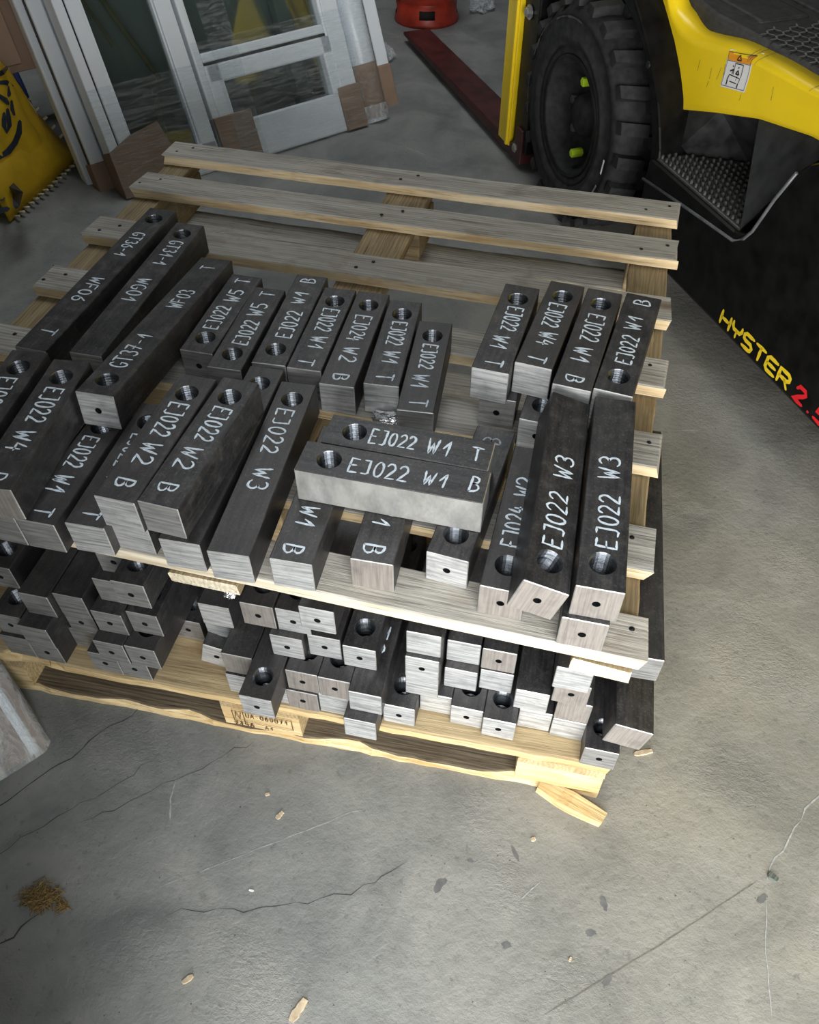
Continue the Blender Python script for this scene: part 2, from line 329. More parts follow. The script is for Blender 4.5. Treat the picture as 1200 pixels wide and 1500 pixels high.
for x, y, rx, ry, a in ((.20, .46, .006, .012, .4), (.215, .35, .010, .006, 1.2), (.185, .41, .005, .009, 2), (.06, .36, .008, .006, 0), (.05, .50, .004, .014, .6), (-.06, .42, .007, .015, 2.6), (.445, .53, .010, .006, .8), (-.02, .47, .006, .003, 0)):
    blot('stain', x, y, rx, ry, 'damp', a)
# ------------------------------------------------------------------ planks
def plank(name, L, W, T, mats, parent, loc, rot=(0, 0, 0), jy=.0012, jz=.0006, jx=.004, seg=22, wane=None, edge_mat=True, seed=0):
    """board along local X, origin at its centre; front edge (-Y) uses the second material"""
    rs = random.Random(seed*131+int(L*1000)); vs_, fs, mi = [], [], []
    prof0 = [(-.5, -.5), (-.5, .42), (-.47, .5), (.47, .5), (.5, .42), (.5, -.5)]; n = len(prof0)
    warp = rs.uniform(-.003, .003)
    for i in range(seg+1):
        t = i/seg; x = (t-.5)*L; ja, jb = rs.uniform(-jy, jy), rs.uniform(-jy, jy); jc = rs.uniform(-jz, jz)+warp*math.sin(t*math.pi)
        for k, (u, v) in enumerate(prof0):
            y = u*W+(ja if u < 0 else jb); z = v*T+(jc if v > 0 else 0)
            if wane and u < 0: y += wane(t)*(1 if v > 0 else .15); z -= 0
            xx = x+(rs.uniform(-jx, jx) if i in (0, seg) else 0)
            vs_.append((xx, y, z))
    for i in range(seg):
        for k in range(n):
            q = (k+1) % n; a, b, c, d = i*n+k, i*n+q, (i+1)*n+q, (i+1)*n+k
            fs.append((a, b, c, d)[::-1]); mi.append(1 if (k == 0 and len(mats) > 1) else 0)
    em = 2 if len(mats) > 2 else 0; fs.append(tuple(range(n))); mi.append(em); fs.append(tuple(range(seg*n, seg*n+n))[::-1]); mi.append(em)
    me = mesh(name, vs_, fs, mi)
    bm = bmesh.new(); bm.from_mesh(me); bmesh.ops.recalc_face_normals(bm, faces=bm.faces[:]); bm.to_mesh(me); bm.free()
    return link(name, me, parent, mats, loc, rot)
# upper pallet: seven deck boards, three stringers, blocks and bottom boards
XL, XR = -1.052, .147; XC = (XL+XR)/2
up = tag(empty('upper_pallet', (XC, 1.18, ZD-.144)), 'weathered grey slatted wooden pallet carrying the lettered bars', 'pallet')
def U(x, y, z): return (x-XC, y-1.18, z-(ZD-.144))
for i, (y0, y1, dx, rz) in enumerate(((1.704, 1.782, 0, 0), (1.541, 1.621, .002, .1), (1.331, 1.41, -.002, -.3), (1.135, 1.214, .001, -.25), (.938, 1.017, 0, 0), (.734, .815, 0, 0), (.588, .657, 0, .1))):
    fr = i == 6
    plank('deck_board', XR-XL, y1-y0, .021, ['deck_front', 'deck_front_edge'] if fr else ['deck', 'deck_edge'], up, U(XC+dx, (y0+y1)/2, ZD-.0105), (0, 0, R(rz)), .0009, .0007, .006, 16, None, True, i+1)
for i, (x0, x1) in enumerate(((-1.05, -.985), (-.50, -.40), (.062, .138))):
    plank('stringer', 1.193, x1-x0, .024, ['stringer', 'stringer', 'deck_front_edge'], up, U((x0+x1)/2, 1.179, ZD-.0345), (0, 0, R(90)), .002, .0006, .004, 20, None, False, 20+i)
    for y0, y1 in ((.74, .86), (1.12, 1.26), (1.60, 1.74)):
        q = box('block', -(x1-x0)/2-.004, (x1-x0)/2+.004, -(y1-y0)/2, (y1-y0)/2, -.0372, .0372, 'stringer', up, .003); q.location = U((x0+x1)/2, (y0+y1)/2, ZD-.0465-.0375)
for i, (y0, y1) in enumerate(((1.15, 1.235), (1.605, 1.69))):
    plank('bottom_board', XR-XL-.02, y1-y0, .021, ['deck', 'deck_edge'], up, U(XC, (y0+y1)/2, ZD-.121-.0115), (0, 0, 0), .002, .0008, .004, 24, None, True, 30+i)
for px in (-1.018, -.45, .10):                      # nail heads
    for y in (1.745, 1.58, 1.37, 1.175, .978, .775, .62):
        for s in (-.018, .02):
            q = lathe('nail', [(0, .0012), (.0032, .0010), (.004, 0)], 8, 'darkmetal', up); q.location = U(px+s+random.uniform(-.01, .01), y+s*.7, ZD-.0003)
# lower pallet
LA = R(3.2); lc = Vector((.170, .627)); la = Vector((math.cos(LA), math.sin(LA))); lb = Vector((-la.y, la.x))
lo = tag(empty('lower_pallet', (*(lc-la*.6+lb*.4), 0), (0, 0, LA)), 'pine pallet standing on the concrete floor under the steel stack', 'pallet')
wob = lambda a, f, p: (lambda t: a*(.5+.5*math.sin(t*f+p))*(.6+.4*math.sin(t*f*2.3+1)))
for i, (y0, y1) in enumerate(((0, .145), (.186, .286), (.3275, .4725), (.514, .614), (.655, .8))):
    f = i == 0
    plank('deck_board', 1.2, y1-y0, .021, ['pine', 'pine_edge'], lo, (0, (y0+y1)/2-.4, ZL-.0105), (0, 0, 0), .0012, .0005, .004, 40, (lambda t: .05*max(0, 1-abs(t-.14)/.045)+.006*math.sin(t*40)*max(0, .4-t)) if f else None, True, 40+i)
for x in (-.5275, 0, .5275):
    plank('cross_board', .8, .145, .02, ['pine'], lo, (x, 0, ZL-.031), (0, 0, R(90)), .001, .0004, .002, 14, None, False, int(50+x*10))
    for y, w_ in ((-.35, .1), (0, .145), (.35, .1)):
        q = plank('block', .145, w_-.004, .064, ['pine_edge'] if y < -.1 else ['pine'], lo, (x, y, .052), (0, 0, 0), .0008, .0004, .001, 6, None, True, int(60+x*10+y*30))
for i, (y, w_) in enumerate(((-.35, .1), (0, .145), (.35, .1))):
    plank('bottom_board', 1.2, w_, .02, ['bark', 'pine_edge'] if i == 0 else ['pine', 'pine_edge'], lo, (0, y, .010), (0, 0, 0), .0015, .0004, .004, 48, wob(.016, 22, .4) if i == 0 else None, True, 70+i)
plank('inner_rail', 1.19, .022, .058, ['bark'], lo, (0, -.29, .052), (0, 0, 0), .003, .001, .002, 24, None, True, 90)
# stamp on the middle block
vs_, fs = [], []
sp = lambda x, y, h: (x, -.4-.0004-h, y)
def stxt(s, x, y, cw, hh, wd):
    for i, ch in enumerate(s):
        if ch in G: ribbon([[(x+i*cw+p[0]*cw*1.15, y+p[1]*hh) for p in st] for st in G[ch]], wd, vs_, fs, .0006, .2, sp)
for pl in ([(-.052, .041), (.058, .041), (.058, .078), (-.052, .078), (-.052, .041)], [(-.032, .041), (-.032, .078)], [(-.048, .05), (-.046, .074), (-.040, .05), (-.036, .074)]):
    ribbon([pl], .0014, vs_, fs, .0006, .2, sp)
stxt('UA-060071', -.028, .060, .009, .012, .0022); stxt('2156', -.054, .024, .010, .014, .0026); stxt('A1', .004, .026, .009, .010, .0018)
part('ink_stamp', vs_, fs, 'stamp', lo)
# ------------------------------------------------------------------ steel bars
HR, HC = .0172, .040            # threaded hole radius, distance of its centre from the bar end
def bar_mesh(L, w, h, drilled=True, ground=False, hole=True):
    c = .0011; vs_, fs, mi = [], [], []; x = w/2
    def face(pts, m):
        b = len(vs_); vs_.extend(pts); fs.append(tuple(range(b, b+len(pts)))); mi.append(m)
    a = x-c; N = 24; y0, y1 = HC-a, HC+a
    def sq(k, hx, hy, cx, cy):
        t = 2*math.pi*k/N; u, v = math.cos(t), math.sin(t); s = 1/max(abs(u), abs(v)); return cx+u*s*hx, cy+v*s*hy
    outer = [sq(k, a, a, 0, HC) for k in range(N)]; inner = [(HR*math.cos(2*math.pi*k/N), HC+HR*math.sin(2*math.pi*k/N)) for k in range(N)]
    for k in range(N if hole else 0):
        q = (k+1) % N; face([(*outer[k], h), (*outer[q], h), (*inner[q], h), (*inner[k], h)], 0)
    face([(-a, c, h), (a, c, h), (a, y0, h), (-a, y0, h)], 0); face([(-a, y1 if hole else y0, h), (a, y1 if hole else y0, h), (a, L-c, h), (-a, L-c, h)], 0)
    face([(-a, c, 0), (-a, L-c, 0), (a, L-c, 0), (a, c, 0)], 0)
    face([(x, c, c), (x, L-c, c), (x, L-c, h-c), (x, c, h-c)], 4 if ground else 0); face([(-x, L-c, c), (-x, c, c), (-x, c, h-c), (-x, L-c, h-c)], 0)
    face([(a, L, c), (-a, L, c), (-a, L, h-c), (a, L, h-c)], 1)
    r = .0052; n2 = 16; hz = h/2-c
    if drilled:
        o2, i2 = [], []
        for k in range(n2):
            t = 2*math.pi*k/n2; u, v = math.cos(t), math.sin(t); s = 1/max(abs(u), abs(v)); o2.append((u*s*a, v*s*hz+h/2)); i2.append((r*u, r*v+h/2))
        for k in range(n2):
            q = (k+1) % n2
            face([(o2[k][0], 0, o2[k][1]), (o2[q][0], 0, o2[q][1]), (i2[q][0], 0, i2[q][1]), (i2[k][0], 0, i2[k][1])], 1)
            face([(i2[k][0], 0, i2[k][1]), (i2[q][0], 0, i2[q][1]), (i2[q][0], .022, i2[q][1]), (i2[k][0], .022, i2[k][1])], 2)
    else: face([(-a, 0, c), (a, 0, c), (a, 0, h-c), (-a, 0, h-c)], 1)
    for sx in (-1, 1):                       # chamfers
        face([(sx*a, c, h), (sx*x, c, h-c), (sx*x, L-c, h-c), (sx*a, L-c, h)][::sx], 0); face([(sx*a, c, 0), (sx*x, c, c), (sx*x, L-c, c), (sx*a, L-c, 0)][::-sx], 0)
        for ye, yi in ((0, c), (L, L-c)):
            face([(sx*a, ye, c), (sx*x, yi, c), (sx*x, yi, h-c), (sx*a, ye, h-c)], 3)
            face([(sx*a, ye, h-c), (sx*x, yi, h-c), (sx*a, yi, h)], 3); face([(sx*a, ye, c), (sx*x, yi, c), (sx*a, yi, 0)], 3)
    for ye, yi in ((0, c), (L, L-c)):
        face([(-a, ye, h-c), (a, ye, h-c), (a, yi, h), (-a, yi, h)], 3); face([(-a, ye, c), (a, ye, c), (a, yi, 0), (-a, yi, 0)], 3)
    me = mesh('steel_bar', vs_, fs, mi)
    bm = bmesh.new(); bm.from_mesh(me); bmesh.ops.remove_doubles(bm, verts=bm.verts[:], dist=1e-5); bmesh.ops.recalc_face_normals(bm, faces=bm.faces[:]); bm.to_mesh(me); bm.free()
    return me
# one shared thread mesh: a helix-like ridged bore, open at the top, closed by a drill cone
tv, tf = [], []; N = 24; prof = []
prof = [(HR, 0), (HR-.0008, -.0016)]
for i in range(10):
    prof += [(HR-.0004, -.0020-.0042*i), (HR-.0022, -.0041-.0042*i)]
prof += [(HR-.0024, -.047), (0.0005, -.055)]
for r_, z_ in prof:
    for k in range(N): tv.append((r_*math.cos(2*math.pi*k/N), r_*math.sin(2*math.pi*k/N), z_))
for j in range(len(prof)-1):
    for k in range(N): tf.append((j*N+k, (j+1)*N+k, (j+1)*N+(k+1) % N, j*N+(k+1) % N))
THREAD = mesh('threaded_hole', tv, tf); THREAD.materials.append(M['bore'])
STD = [('EJ022', .24, .56), ('W1', .61, .76), ('T', .88, .95)]
def bar(x, y, z, yawd, L, tone, text, label, group, wd=.0575, roll=0, tilt=0, drilled=True, faded=False, ground=False, h=HB, hole=True):
    root = link('steel_bar', bar_mesh(L, wd, h, drilled, ground, hole), None, ['scale', 'cut_'+tone, 'bore', 'ground', 'ground'], (x, y, z), (R(tilt), R(roll), R(yawd)))
    root.matrix_world = Matrix.Translation((x, y, z)) @ Matrix.Rotation(R(yawd), 4, 'Z') @ Matrix.Rotation(R(tilt), 4, 'X') @ Matrix.Rotation(R(roll), 4, 'Y')
    tag(root, label, 'steel bar', group)
    t = link('threaded_hole', THREAD, root) if hole else root
    if hole: t.location = (0, HC, h); t['label'] = 'threaded hole'
    for s, f0, f1 in text or ():
        vs_, fs = [], []
        n = len(s); adv = (f1-f0)*L/(n-.15); hh = random.uniform(.024, .028); ox = random.uniform(-.003, .003)
        for i, ch in enumerate(s):
            if ch not in G: continue
            sk = random.uniform(-.06, .06); dh = random.uniform(.92, 1.08); ww = .85/.66*adv*(.86 if ch == 'W' else 1)
            st = [[(ox+hh*.5*dh-p[1]*hh*dh+random.uniform(-.0003, .0003), f0*L+i*adv+(p[0]+sk*p[1])*ww) for p in pl] for pl in G[ch]]
            ribbon(st, .0031, vs_, fs, h+.0003, .28)
        me = mesh('marker_word', vs_, fs); bm = bmesh.new(); bm.from_mesh(me)
        for f in bm.faces:
            if f.normal.z < 0: f.normal_flip()
        bm.to_mesh(me); bm.free()
        q = link('marker_word', me, root, ['paint_faded' if faded else 'paint']); q['label'] = 'white paint-marker lettering'
    return root
def txt(a, b=None, c=None, f=None):
    f = f or (.272, .55, .625, .765, .88, .95); o = [(a, f[0], f[1])]
    if b: o.append((b, f[2], f[3]))
    if c: o.append((c, f[4], f[5]))
    return o
GU = 'lettered steel bars on the upper pallet'
W3F = (.182, .445, .53, .65, 0, 0); W2F = (.245, .52, .58, .74, .84, .91)
def ub(x, y, k, yw, L, tone, text, label, **kw): return bar(x, y, ZD+.0008+HB*(k-1), yw, L, tone, text, label, GU, **kw)
ub(-.116, 1.192, 2, 177.4, .235, 'bright', txt('EJ022', 'W1', 'T'), 'bar lettered EJ022 W1 T, leftmost of the raised four-bar row at right')
ub(-.044, 1.218, 2, 174.5, .234, 'bright', txt('EJ022', 'W4', 'T'), 'bar lettered EJ022 W4 T, second in the raised row at right')
ub(.019, 1.212, 2, 174.9, .264, 'bright', txt('EJ022', 'W1', 'B'), 'bar lettered EJ022 W1 B with its hole at the far end, right row')
ub(.055, .953, 2, -6, .262, 'bright', txt('EJ022', 'W1', 'B'), 'rightmost bar of the raised row, EJ022 W1 B, hole at the near end')
ub(.073, .595, 2, 2.2, .346, 'tan', txt('EJ022', 'W3', None, W3F), 'long bar lettered EJ022 W3 at the right front corner of the pallet')
ub(-.003, .583, 2.0, 2.2, .346, 'tan', txt('EJ022', 'W3', None, W3F), 'long bar lettered EJ022 W3 rolled onto its edge, left of its twin', roll=15)
ub(.066, .588, 1, 1.5, .346, 'tan', None, 'drilled bar end directly under the long EJ022 W3 bar at right front')
ub(-.040, .609, 1, 0, .262, 'tan', txt('EJ024', 'W2', None), 'bar lettered EJ024 W2 half hidden beneath the tilted W3 bar')
ub(-.118, .643, 1, -3.8, .256, 'bright', txt('B', None, None, (.86, .92)), 'bar with speckled bright drilled end under the right end of the crosswise pair', faded=True)
ub(-.322, .779, 2, -89.7, .232, 'grey', txt('EJ022', 'W1', 'T'), 'rear crosswise bar lettered EJ022 W1 T lying left to right')
ub(-.339, .719, 2, -89.3, .254, 'grey', txt('EJ022', 'W1', 'B', (.27, .59, .67, .80, .9, .96)), 'front crosswise bar lettered EJ022 W1 B with bright ground side', ground=True)
ub(-.325, .842, 1, -177, .258, 'bright', txt('EJ022', 'W1', 'B'), 'bar marked W1 B with bright sawn end, under the left of the crosswise pair')
ub(-.224, .868, 1, -177, .258, 'tan', txt('EJ022', 'W1', 'B'), 'bar marked W1 B with brownish sawn end, under the middle of the crosswise pair')
ub(-.422, .925, 1, -175.5, .350, 'bright', txt('EJ022', 'W3', None, (.18, .46, .55, .67, 0, 0)), 'long bar lettered EJ022 W3 left of the crosswise pair')
ub(-.541, .837, 2, 179.7, .256, 'bright', txt('EJ022', 'W2', 'B', W2F), 'left bar of the raised EJ022 W2 B pair at front left')
ub(-.477, .845, 2, 178.4, .259, 'grey', txt('EJ022', 'W2', 'B', W2F), 'right bar of the raised EJ022 W2 B pair at front left')
ub(-.540, .852, 1, 179, .262, 'bright', None, 'bar lying under the left W2 bar, only its bright end showing')
ub(-.484, .948, 1, -177, .370, 'bright', None, 'bar under the right W2 bar, threaded hole showing behind it')
ub(-.674, .796, 1, -178.2, .235, 'grey', txt('EJ022', 'W1', 'T'), 'bar lettered EJ022 W1 T under the near end of bar GT37')
ub(-.612, .822, 1, -177, .250, 'bright', txt('EJ022', 'W1', 'T'), 'bar marked T squeezed between the W1 T bar and the W2 pair')
ub(-.742, .824, 2, -172.5, .268, 'tan', txt('EJ022', 'W4', 'B', (.24, .52, .59, .74, .88, .95)), 'raised bar lettered EJ022 W4 at the front left, tan sawn end')
ub(-.816, .828, 2, -172.5, .268, 'tan', txt('EJ022', 'W4', 'B', (.24, .52, .59, .74, .88, .95)), 'raised EJ022 bar cut off by the left picture edge')
ub(-.725, .822, 1, 180, .262, 'grey', None, 'low bar beneath the raised W4 bar at far left')
ub(-.787, .83, 1, 180, .262, 'grey', None, 'low bar beneath the bar cut off at the left picture edge')
ub(-.668, .752, 2.05, 2.4, .462, 'bright', txt('GT37-1', 'WF03', 'T', (.16, .38, .58, .72, .90, .93)), 'long sloping bar lettered GT37-1 WF03 T with bright drilled end', tilt=-6.6, wd=.060)
ub(-.796, 1.333, 1, -178.6, .428, 'grey', txt('GT31-1', 'WG01', None, (.155, .355, .47, .64, 0, 0)), 'long bar lettered WG01 between GT36 and GT37', wd=.058)
ub(-.874, 1.372, 1, 179.2, .477, 'grey', txt('GT36-1', 'WF06', 'T', (.20, .38, .54, .70, .87, .91)), 'longest bar, lettered GT36-1 WF06 T, nearest the left pallet edge', wd=.058)
ub(-.613, .957, 1, 1.0, .232, 'grey', txt('EJ022', 'W5', 'T', (.28, .57, .64, .80, .89, .95)), 'left bar of the two lettered EJ022 W5 T in the middle row')
ub(-.551, .928, 1, 2.6, .233, 'grey', txt('EJ022', 'W5', 'T', (.28, .57, .64, .80, .89, .95)), 'right bar of the two lettered EJ022 W5 T in the middle row')
ub(-.486, .957, 1, 3.4, .262, 'grey', txt('EJ022', 'W1', 'B', (.275, .57, .66, .80, .9, .96)), 'bar lettered EJ022 W1 B with near hole, third in the middle row')
ub(-.439, 1.192, 1, -176.9, .234, 'grey', txt('EJ022', 'W1', 'T'), 'bar lettered EJ022 W1 T, fourth in the middle row, beside EJ024', faded=False)
ub(-.378, 1.195, 1, -176.7, .262, 'bright', txt('EJ024', 'W2', 'B'), 'bar lettered EJ024 W2 B with bright sawn end in the middle row')
ub(-.316, 1.184, 1, -174.9, .233, 'bright', txt('EJ022', 'W1', 'T'), 'bar lettered EJ022 W1 T right of EJ024, bright sawn end beside crumpled foil')
ub(-.251, 1.137, 1, -174.4, .233, 'grey', txt('EJ022', 'W1', 'T'), 'rightmost bar of the middle row, EJ022 W1 T, set forward')
ub(-.112, .966, 1, 0, .235, 'grey', None, 'drilled bar end beneath the leftmost bar of the raised right row')
ub(-.044, .928, 1, -3, .26, 'bright', None, 'speckled drilled bar beneath the EJ022 W4 T bar, hole half covered')
ub(.038, .985, 1, -5, .22, 'grey', None, 'bar hidden beneath the two rightmost bars of the raised row')
# bars between the two pallets: (x, y of front end, layer, drilled end in front, tone, length, yaw)
LOW = [(-.866, .576, 1, 0, 'grey', .26), (-.81, .577, 1, 1, 'grey', .26), (-.757, .619, 1, 0, 'grey', .24), (-.700, .583, 1, 1, 'grey', .26), (-.645, .585, 1, 1, 'grey', .26), (-.590, .683, 1, 1, 'grey', .24), (-.452, .603, 1, 0, 'bright', .26), (-.398, .603, 1, 0, 'bright', .26), (-.343, .601, 1, 1, 'tan', .24), (-.2885, .607, 1, 0, 'bright', .26), (-.235, .576, 1, 0, 'bright', .26), (-.180, .616, 1, 1, 'bright', .35), (-.126, .652, 1, 0, 'bright', .24), (-.071, .641, 1, 1, 'bright', .26), (-.016, .633, 1, 1, 'bright', .26), (.039, .664, 1, 0, 'bright', .26), (.094, .661, 1, 0, 'bright', .26), (.149, .623, 1, 1, 'grey', .26),
 (-.862, .583, 2, 1, 'grey', .26), (-.805, .572, 2, 0, 'grey', .26), (-.747, .618, 2, 1, 'grey', .26), (-.667, .577, 2, 1, 'grey', .26), (-.612, .581, 2, 1, 'grey', .26), (-.510, .667, 2, 0, 'bright', .26), (-.452, .608, 2, 0, 'tan', .26), (-.394, .544, 2, 1, 'bright', .35), (-.339, .605, 2, 1, 'tan', .26), (-.284, .606, 2, 1, 'tan', .26), (-.229, .594, 2, 0, 'bright', .35), (-.149, .646, 2, 0, 'bright', .26), (-.091, .674, 2, 0, 'bright', .26), (-.034, .685, 2, 0, 'bright', .26), (.027, .664, 2, 0, 'bright', .26), (.094, .662, 2, 0, 'tan', .24),
 (-.892, .637, 3, 1, 'grey', .26), (-.798, .600, 3, 0, 'grey', .26), (-.742, .613, 3, 0, 'grey', .35), (-.664, .598, 3, 1, 'grey', .26), (-.608, .611, 3, 1, 'grey', .26), (-.502, .655, 3, 0, 'bright', .26), (-.367, .628, 3, 1, 'bright', .26), (-.309, .643, 3, 1, 'bright', .26), (-.249, .638, 3, 1, 'bright', .26), (-.149, .644, 3, 1, 'bright', .26), (-.092, .689, 3, 0, 'bright', .26), (-.035, .688, 3, 1, 'tan', .26), (.083, .658, 3, 1, 'tan', .26),
 (-.656, .622, 4, 0, 'grey', .24), (-.412, .638, 4, 1, 'tan', .24), (-.355, .641, 4, 1, 'bright', .26), (-.149, .652, 4, 0, 'bright', .26), (.078, .648, 4, 0, 'bright', .24),
 (-.645, .640, 5, 1, 'grey', .22), (-.589, .590, 5, 1, 'grey', .24), (-.302, .617, 5, 1, 'bright', .24)]
ORD = ['leftmost', 'second', 'third', 'fourth', 'fifth', 'sixth', 'seventh', 'eighth', 'ninth', 'tenth', 'eleventh', 'twelfth', 'thirteenth', 'fourteenth', 'fifteenth', 'sixteenth', 'seventeenth', 'eighteenth']
LAY = ['', 'bottom', 'second', 'third', 'fourth', 'top']
for k in range(1, 6):
    rows = sorted([r_ for r_ in LOW if r_[2] == k])
    for i, (x, y, _, dr, tone, L) in enumerate(rows):
        o_ = ORD[i]+(' from left' if i else '')
        lab = f'{"drilled" if dr else "plain"} {"bright " if tone == "bright" else ("brownish " if tone == "tan" else "dull grey ")}bar end, {o_} in the {LAY[k]} layer between the pallets'
        z = ZL+.0006+HB*(k-1); yw = 2.0
        if dr: bar(x, y, z, yw, L, tone, None, lab, 'steel bars stacked between the pallets', wd=.0540, h=HB-.0004)
        else:
            t_ = [('TC', .62, .78)] if (k, round(x, 3)) == (2, -.229) else None
            bar(x-L*math.sin(R(yw)), y+L*math.cos(R(yw)), z, yw+180, L, tone, t_, lab, 'steel bars stacked between the pallets', wd=.0540, h=HB-.0004)
G2 = 'steel bars stacked between the pallets'
bar(.174-.0314, .694+.499, ZL+HB*3, 183.6, .50, 'grey', None, 'long bar poking out along the right side of the upper pallet', G2, wd=.056, hole=False)
bar(.174-.0183, .632+.35, ZL+HB*1.25, 183, .35, 'tan', None, 'bar tilted on its edge at the right end of the lower stack', G2, wd=.060, roll=-10, hole=False)
bar(-.522, .640, ZL+.008, 4, .20, 'bright', None, 'crooked drilled bar rolled on its edge on the lower pallet deck', G2, wd=.054, roll=14)
# ------------------------------------------------------------------ forklift (local X = heading, local Y = its left side)
FT = R(122.8); FO = (2.0, -1.6)
fk = tag(empty('forklift', (FO[0]*math.cos(FT)-FO[1]*math.sin(FT), FO[0]*math.sin(FT)+FO[1]*math.cos(FT), 0), (0, 0, FT)), 'yellow and black forklift truck with black tyre, step and fork, behind the pallets', 'forklift')
fx = lambda t: t-FO[0]
fy = lambda s: s-FO[1]
# wheel
WT, WZ, WS = 2.275, .327, -1.25
def wheel(s, mir):
    wl = lathe('tyre', [(.160, -.050), (.166, -.018), (.176, -.006), (.190, -.004), (.194, -.010), (.200, -.002), (.215, .004), (.222, .003), (.225, -.001), (.250, 0), (.268, -.006), (.272, -.002), (.284, -.010), (.298, -.022), (.303, -.05), (.303, -.14), (.295, -.165), (.26, -.18), (.17, -.17)], 72, 'rubber', fk, 'y')
    wl.location = (fx(WT), fy(s), WZ); wl.scale = (1, mir, 1)
    def lugmesh(y0, y1, skew):
        n = 4; a0 = -.118/2; vs_ = []
        for r_, tp in ((.296, 1.0), (.331, .86)):
            for i in range(n+1):
                for y, sk in ((y0, 0), (y1, skew)):
                    a = (a0+(-a0*2)*i/n)*tp+sk; rr = r_-(.010 if (y == y0 and r_ > .3 and y0 > -.05) else 0); vs_.append((rr*math.cos(a), y, rr*math.sin(a)))
        m = 2*(n+1); fs = []
        for i in range(n):
            b = 2*i; fs += [(b, b+1, b+3, b+2), (m+b, m+b+2, m+b+3, m+b+1), (b, b+2, m+b+2, m+b), (b+1, m+b+1, m+b+3, b+3)]
        fs += [(0, m, m+1, 1), (2*n, 2*n+1, m+2*n+1, m+2*n)]
        me = mesh('tread_lug', vs_, fs); bm = bmesh.new(); bm.from_mesh(me); bmesh.ops.recalc_face_normals(bm, faces=bm.faces[:]); bm.to_mesh(me); bm.free(); me.materials.append(M['rubber']); return me
    A, B = lugmesh(-.006, -.088, .05), lugmesh(-.090, -.172, .05)
    NL = 22
    for i in range(NL):
        for me, ph in ((A, 0), (B, .5)):
            q = link('tread_lug', me, wl); q.rotation_euler = (0, 2*math.pi*(i+ph)/NL, 0)
    if mir < 0: return wl
    rim = lathe('wheel_rim', [(.170, -.010), (.166, -.006), (.160, -.012), (.152, -.05), (.146, -.062), (.120, -.070), (.105, -.082), (.07, -.086), (.062, -.080), (.056, -.050), (.050, -.044), (.03, -.040), (.0005, -.039)], 48, 'rubber', fk, 'y'); rim.location = (fx(WT), fy(s), WZ)
    ring = lathe('rim_ring', [(.172, -.008), (.169, -.003), (.163, -.005)], 48, 'darkmetal', rim, 'y')
    for i in range(6):
        a = R((100, 150, 205, 262, 315, 10)[i])
        q = lathe('wheel_nut', [(.0005, .008), (.009, .008), (.013, .006), (.013, -.03)], 6, 'lime' if i in (0, 3) else 'dust', rim, 'y', False); rr_ = .108 if i in (0, 3) else .088; q.location = (rr_*math.cos(a), -.034 if i in (0, 3) else -.066, rr_*math.sin(a))
    return wl
t1 = wheel(WS, 1)
for a0, a1, r_ in ((60, 95, .268), (20, 48, .274), (-18, 6, .276)):        # scuffs on the sidewall
    vs_ = []; fs = []; n = 14
    for i in range(n+1):
        a = R(a0+(a1-a0)*i/n)+math.pi*.0; j = random.uniform(.001, .005)
        for rr in (r_-j, r_+j*.6): vs_.append((rr*math.cos(a), .0035, rr*math.sin(a)))
    for i in range(n): fs.append((2*i, 2*i+1, 2*i+3, 2*i+2))
    part('tyre_scuff', vs_, fs, 'dust', t1)
for a0, mt in ((188, 'white'), (207, 'bolt')):
    q = box('tyre_mark', -.003, .003, 0, .0015, -.022, .022, mt, t1, .0007); q.location = (.262*math.cos(R(a0)), .002, .262*math.sin(R(a0))); q.rotation_euler = (0, R(-a0+180), 0)
t2 = wheel(-2.19, -1)
# mast, carriage and forks
box('mast_rail_yellow', fx(2.715), fx(2.812), fy(-1.30), fy(-1.27), .05, 1.9, 'yellow', fk, .004)
box('mast_rail_lip', fx(2.722), fx(2.738), fy(-1.30), fy(-1.262), .052, 1.9, 'yellow', fk, .003)
box('mast_channel', fx(2.60), fx(2.712), fy(-1.40), fy(-1.285), .06, 2.0, 'darkmetal', fk, .005)
box('mast_channel', fx(2.60), fx(2.80), fy(-2.10), fy(-2.0), .06, 2.0, 'darkmetal', fk, .005)
box('carriage', fx(2.55), fx(2.70), fy(-2.02), fy(-1.34), .47, .62, 'darkred', fk, .01); box('tilt_cylinder', fx(2.2), fx(2.6), fy(-1.60), fy(-1.53), .38, .45, 'darkmetal', fk, .01)
box('axle', fx(2.20), fx(2.36), fy(-2.10), fy(-1.42), .24, .42, 'darkmetal', fk, .02)
for t_, s_, z_ in ((2.665, -1.283, .50), (2.665, -1.283, .065)):
    b_ = lathe('bolt', [(.0005, .016), (.013, .016), (.016, .012), (.016, 0)], 6, 'bolt', fk, 'y', False); b_.location = (fx(t_), fy(s_), z_)
    q = lathe('washer', [(.022, .004), (.022, 0)], 16, 'bolt', b_, 'y', False); q.location = (0, .0005, 0)
    part('washer_face', [(.022*math.cos(2*math.pi*i/16), .0045, .022*math.sin(2*math.pi*i/16)) for i in range(16)], [tuple(range(16))[::-1]], 'bolt', b_)
for s0 in (-1.40, -1.98):
    pts = [(2.62, .02), (3.97, .028), (3.985, .036), (3.97, .046), (2.70, .068), (2.675, .09), (2.67, .14), (2.62, .14)]
    prism('fork', [(fx(a), b) for a, b in pts], fy(s0), fy(s0+.125), 'darkred', fk, 'y', .004)
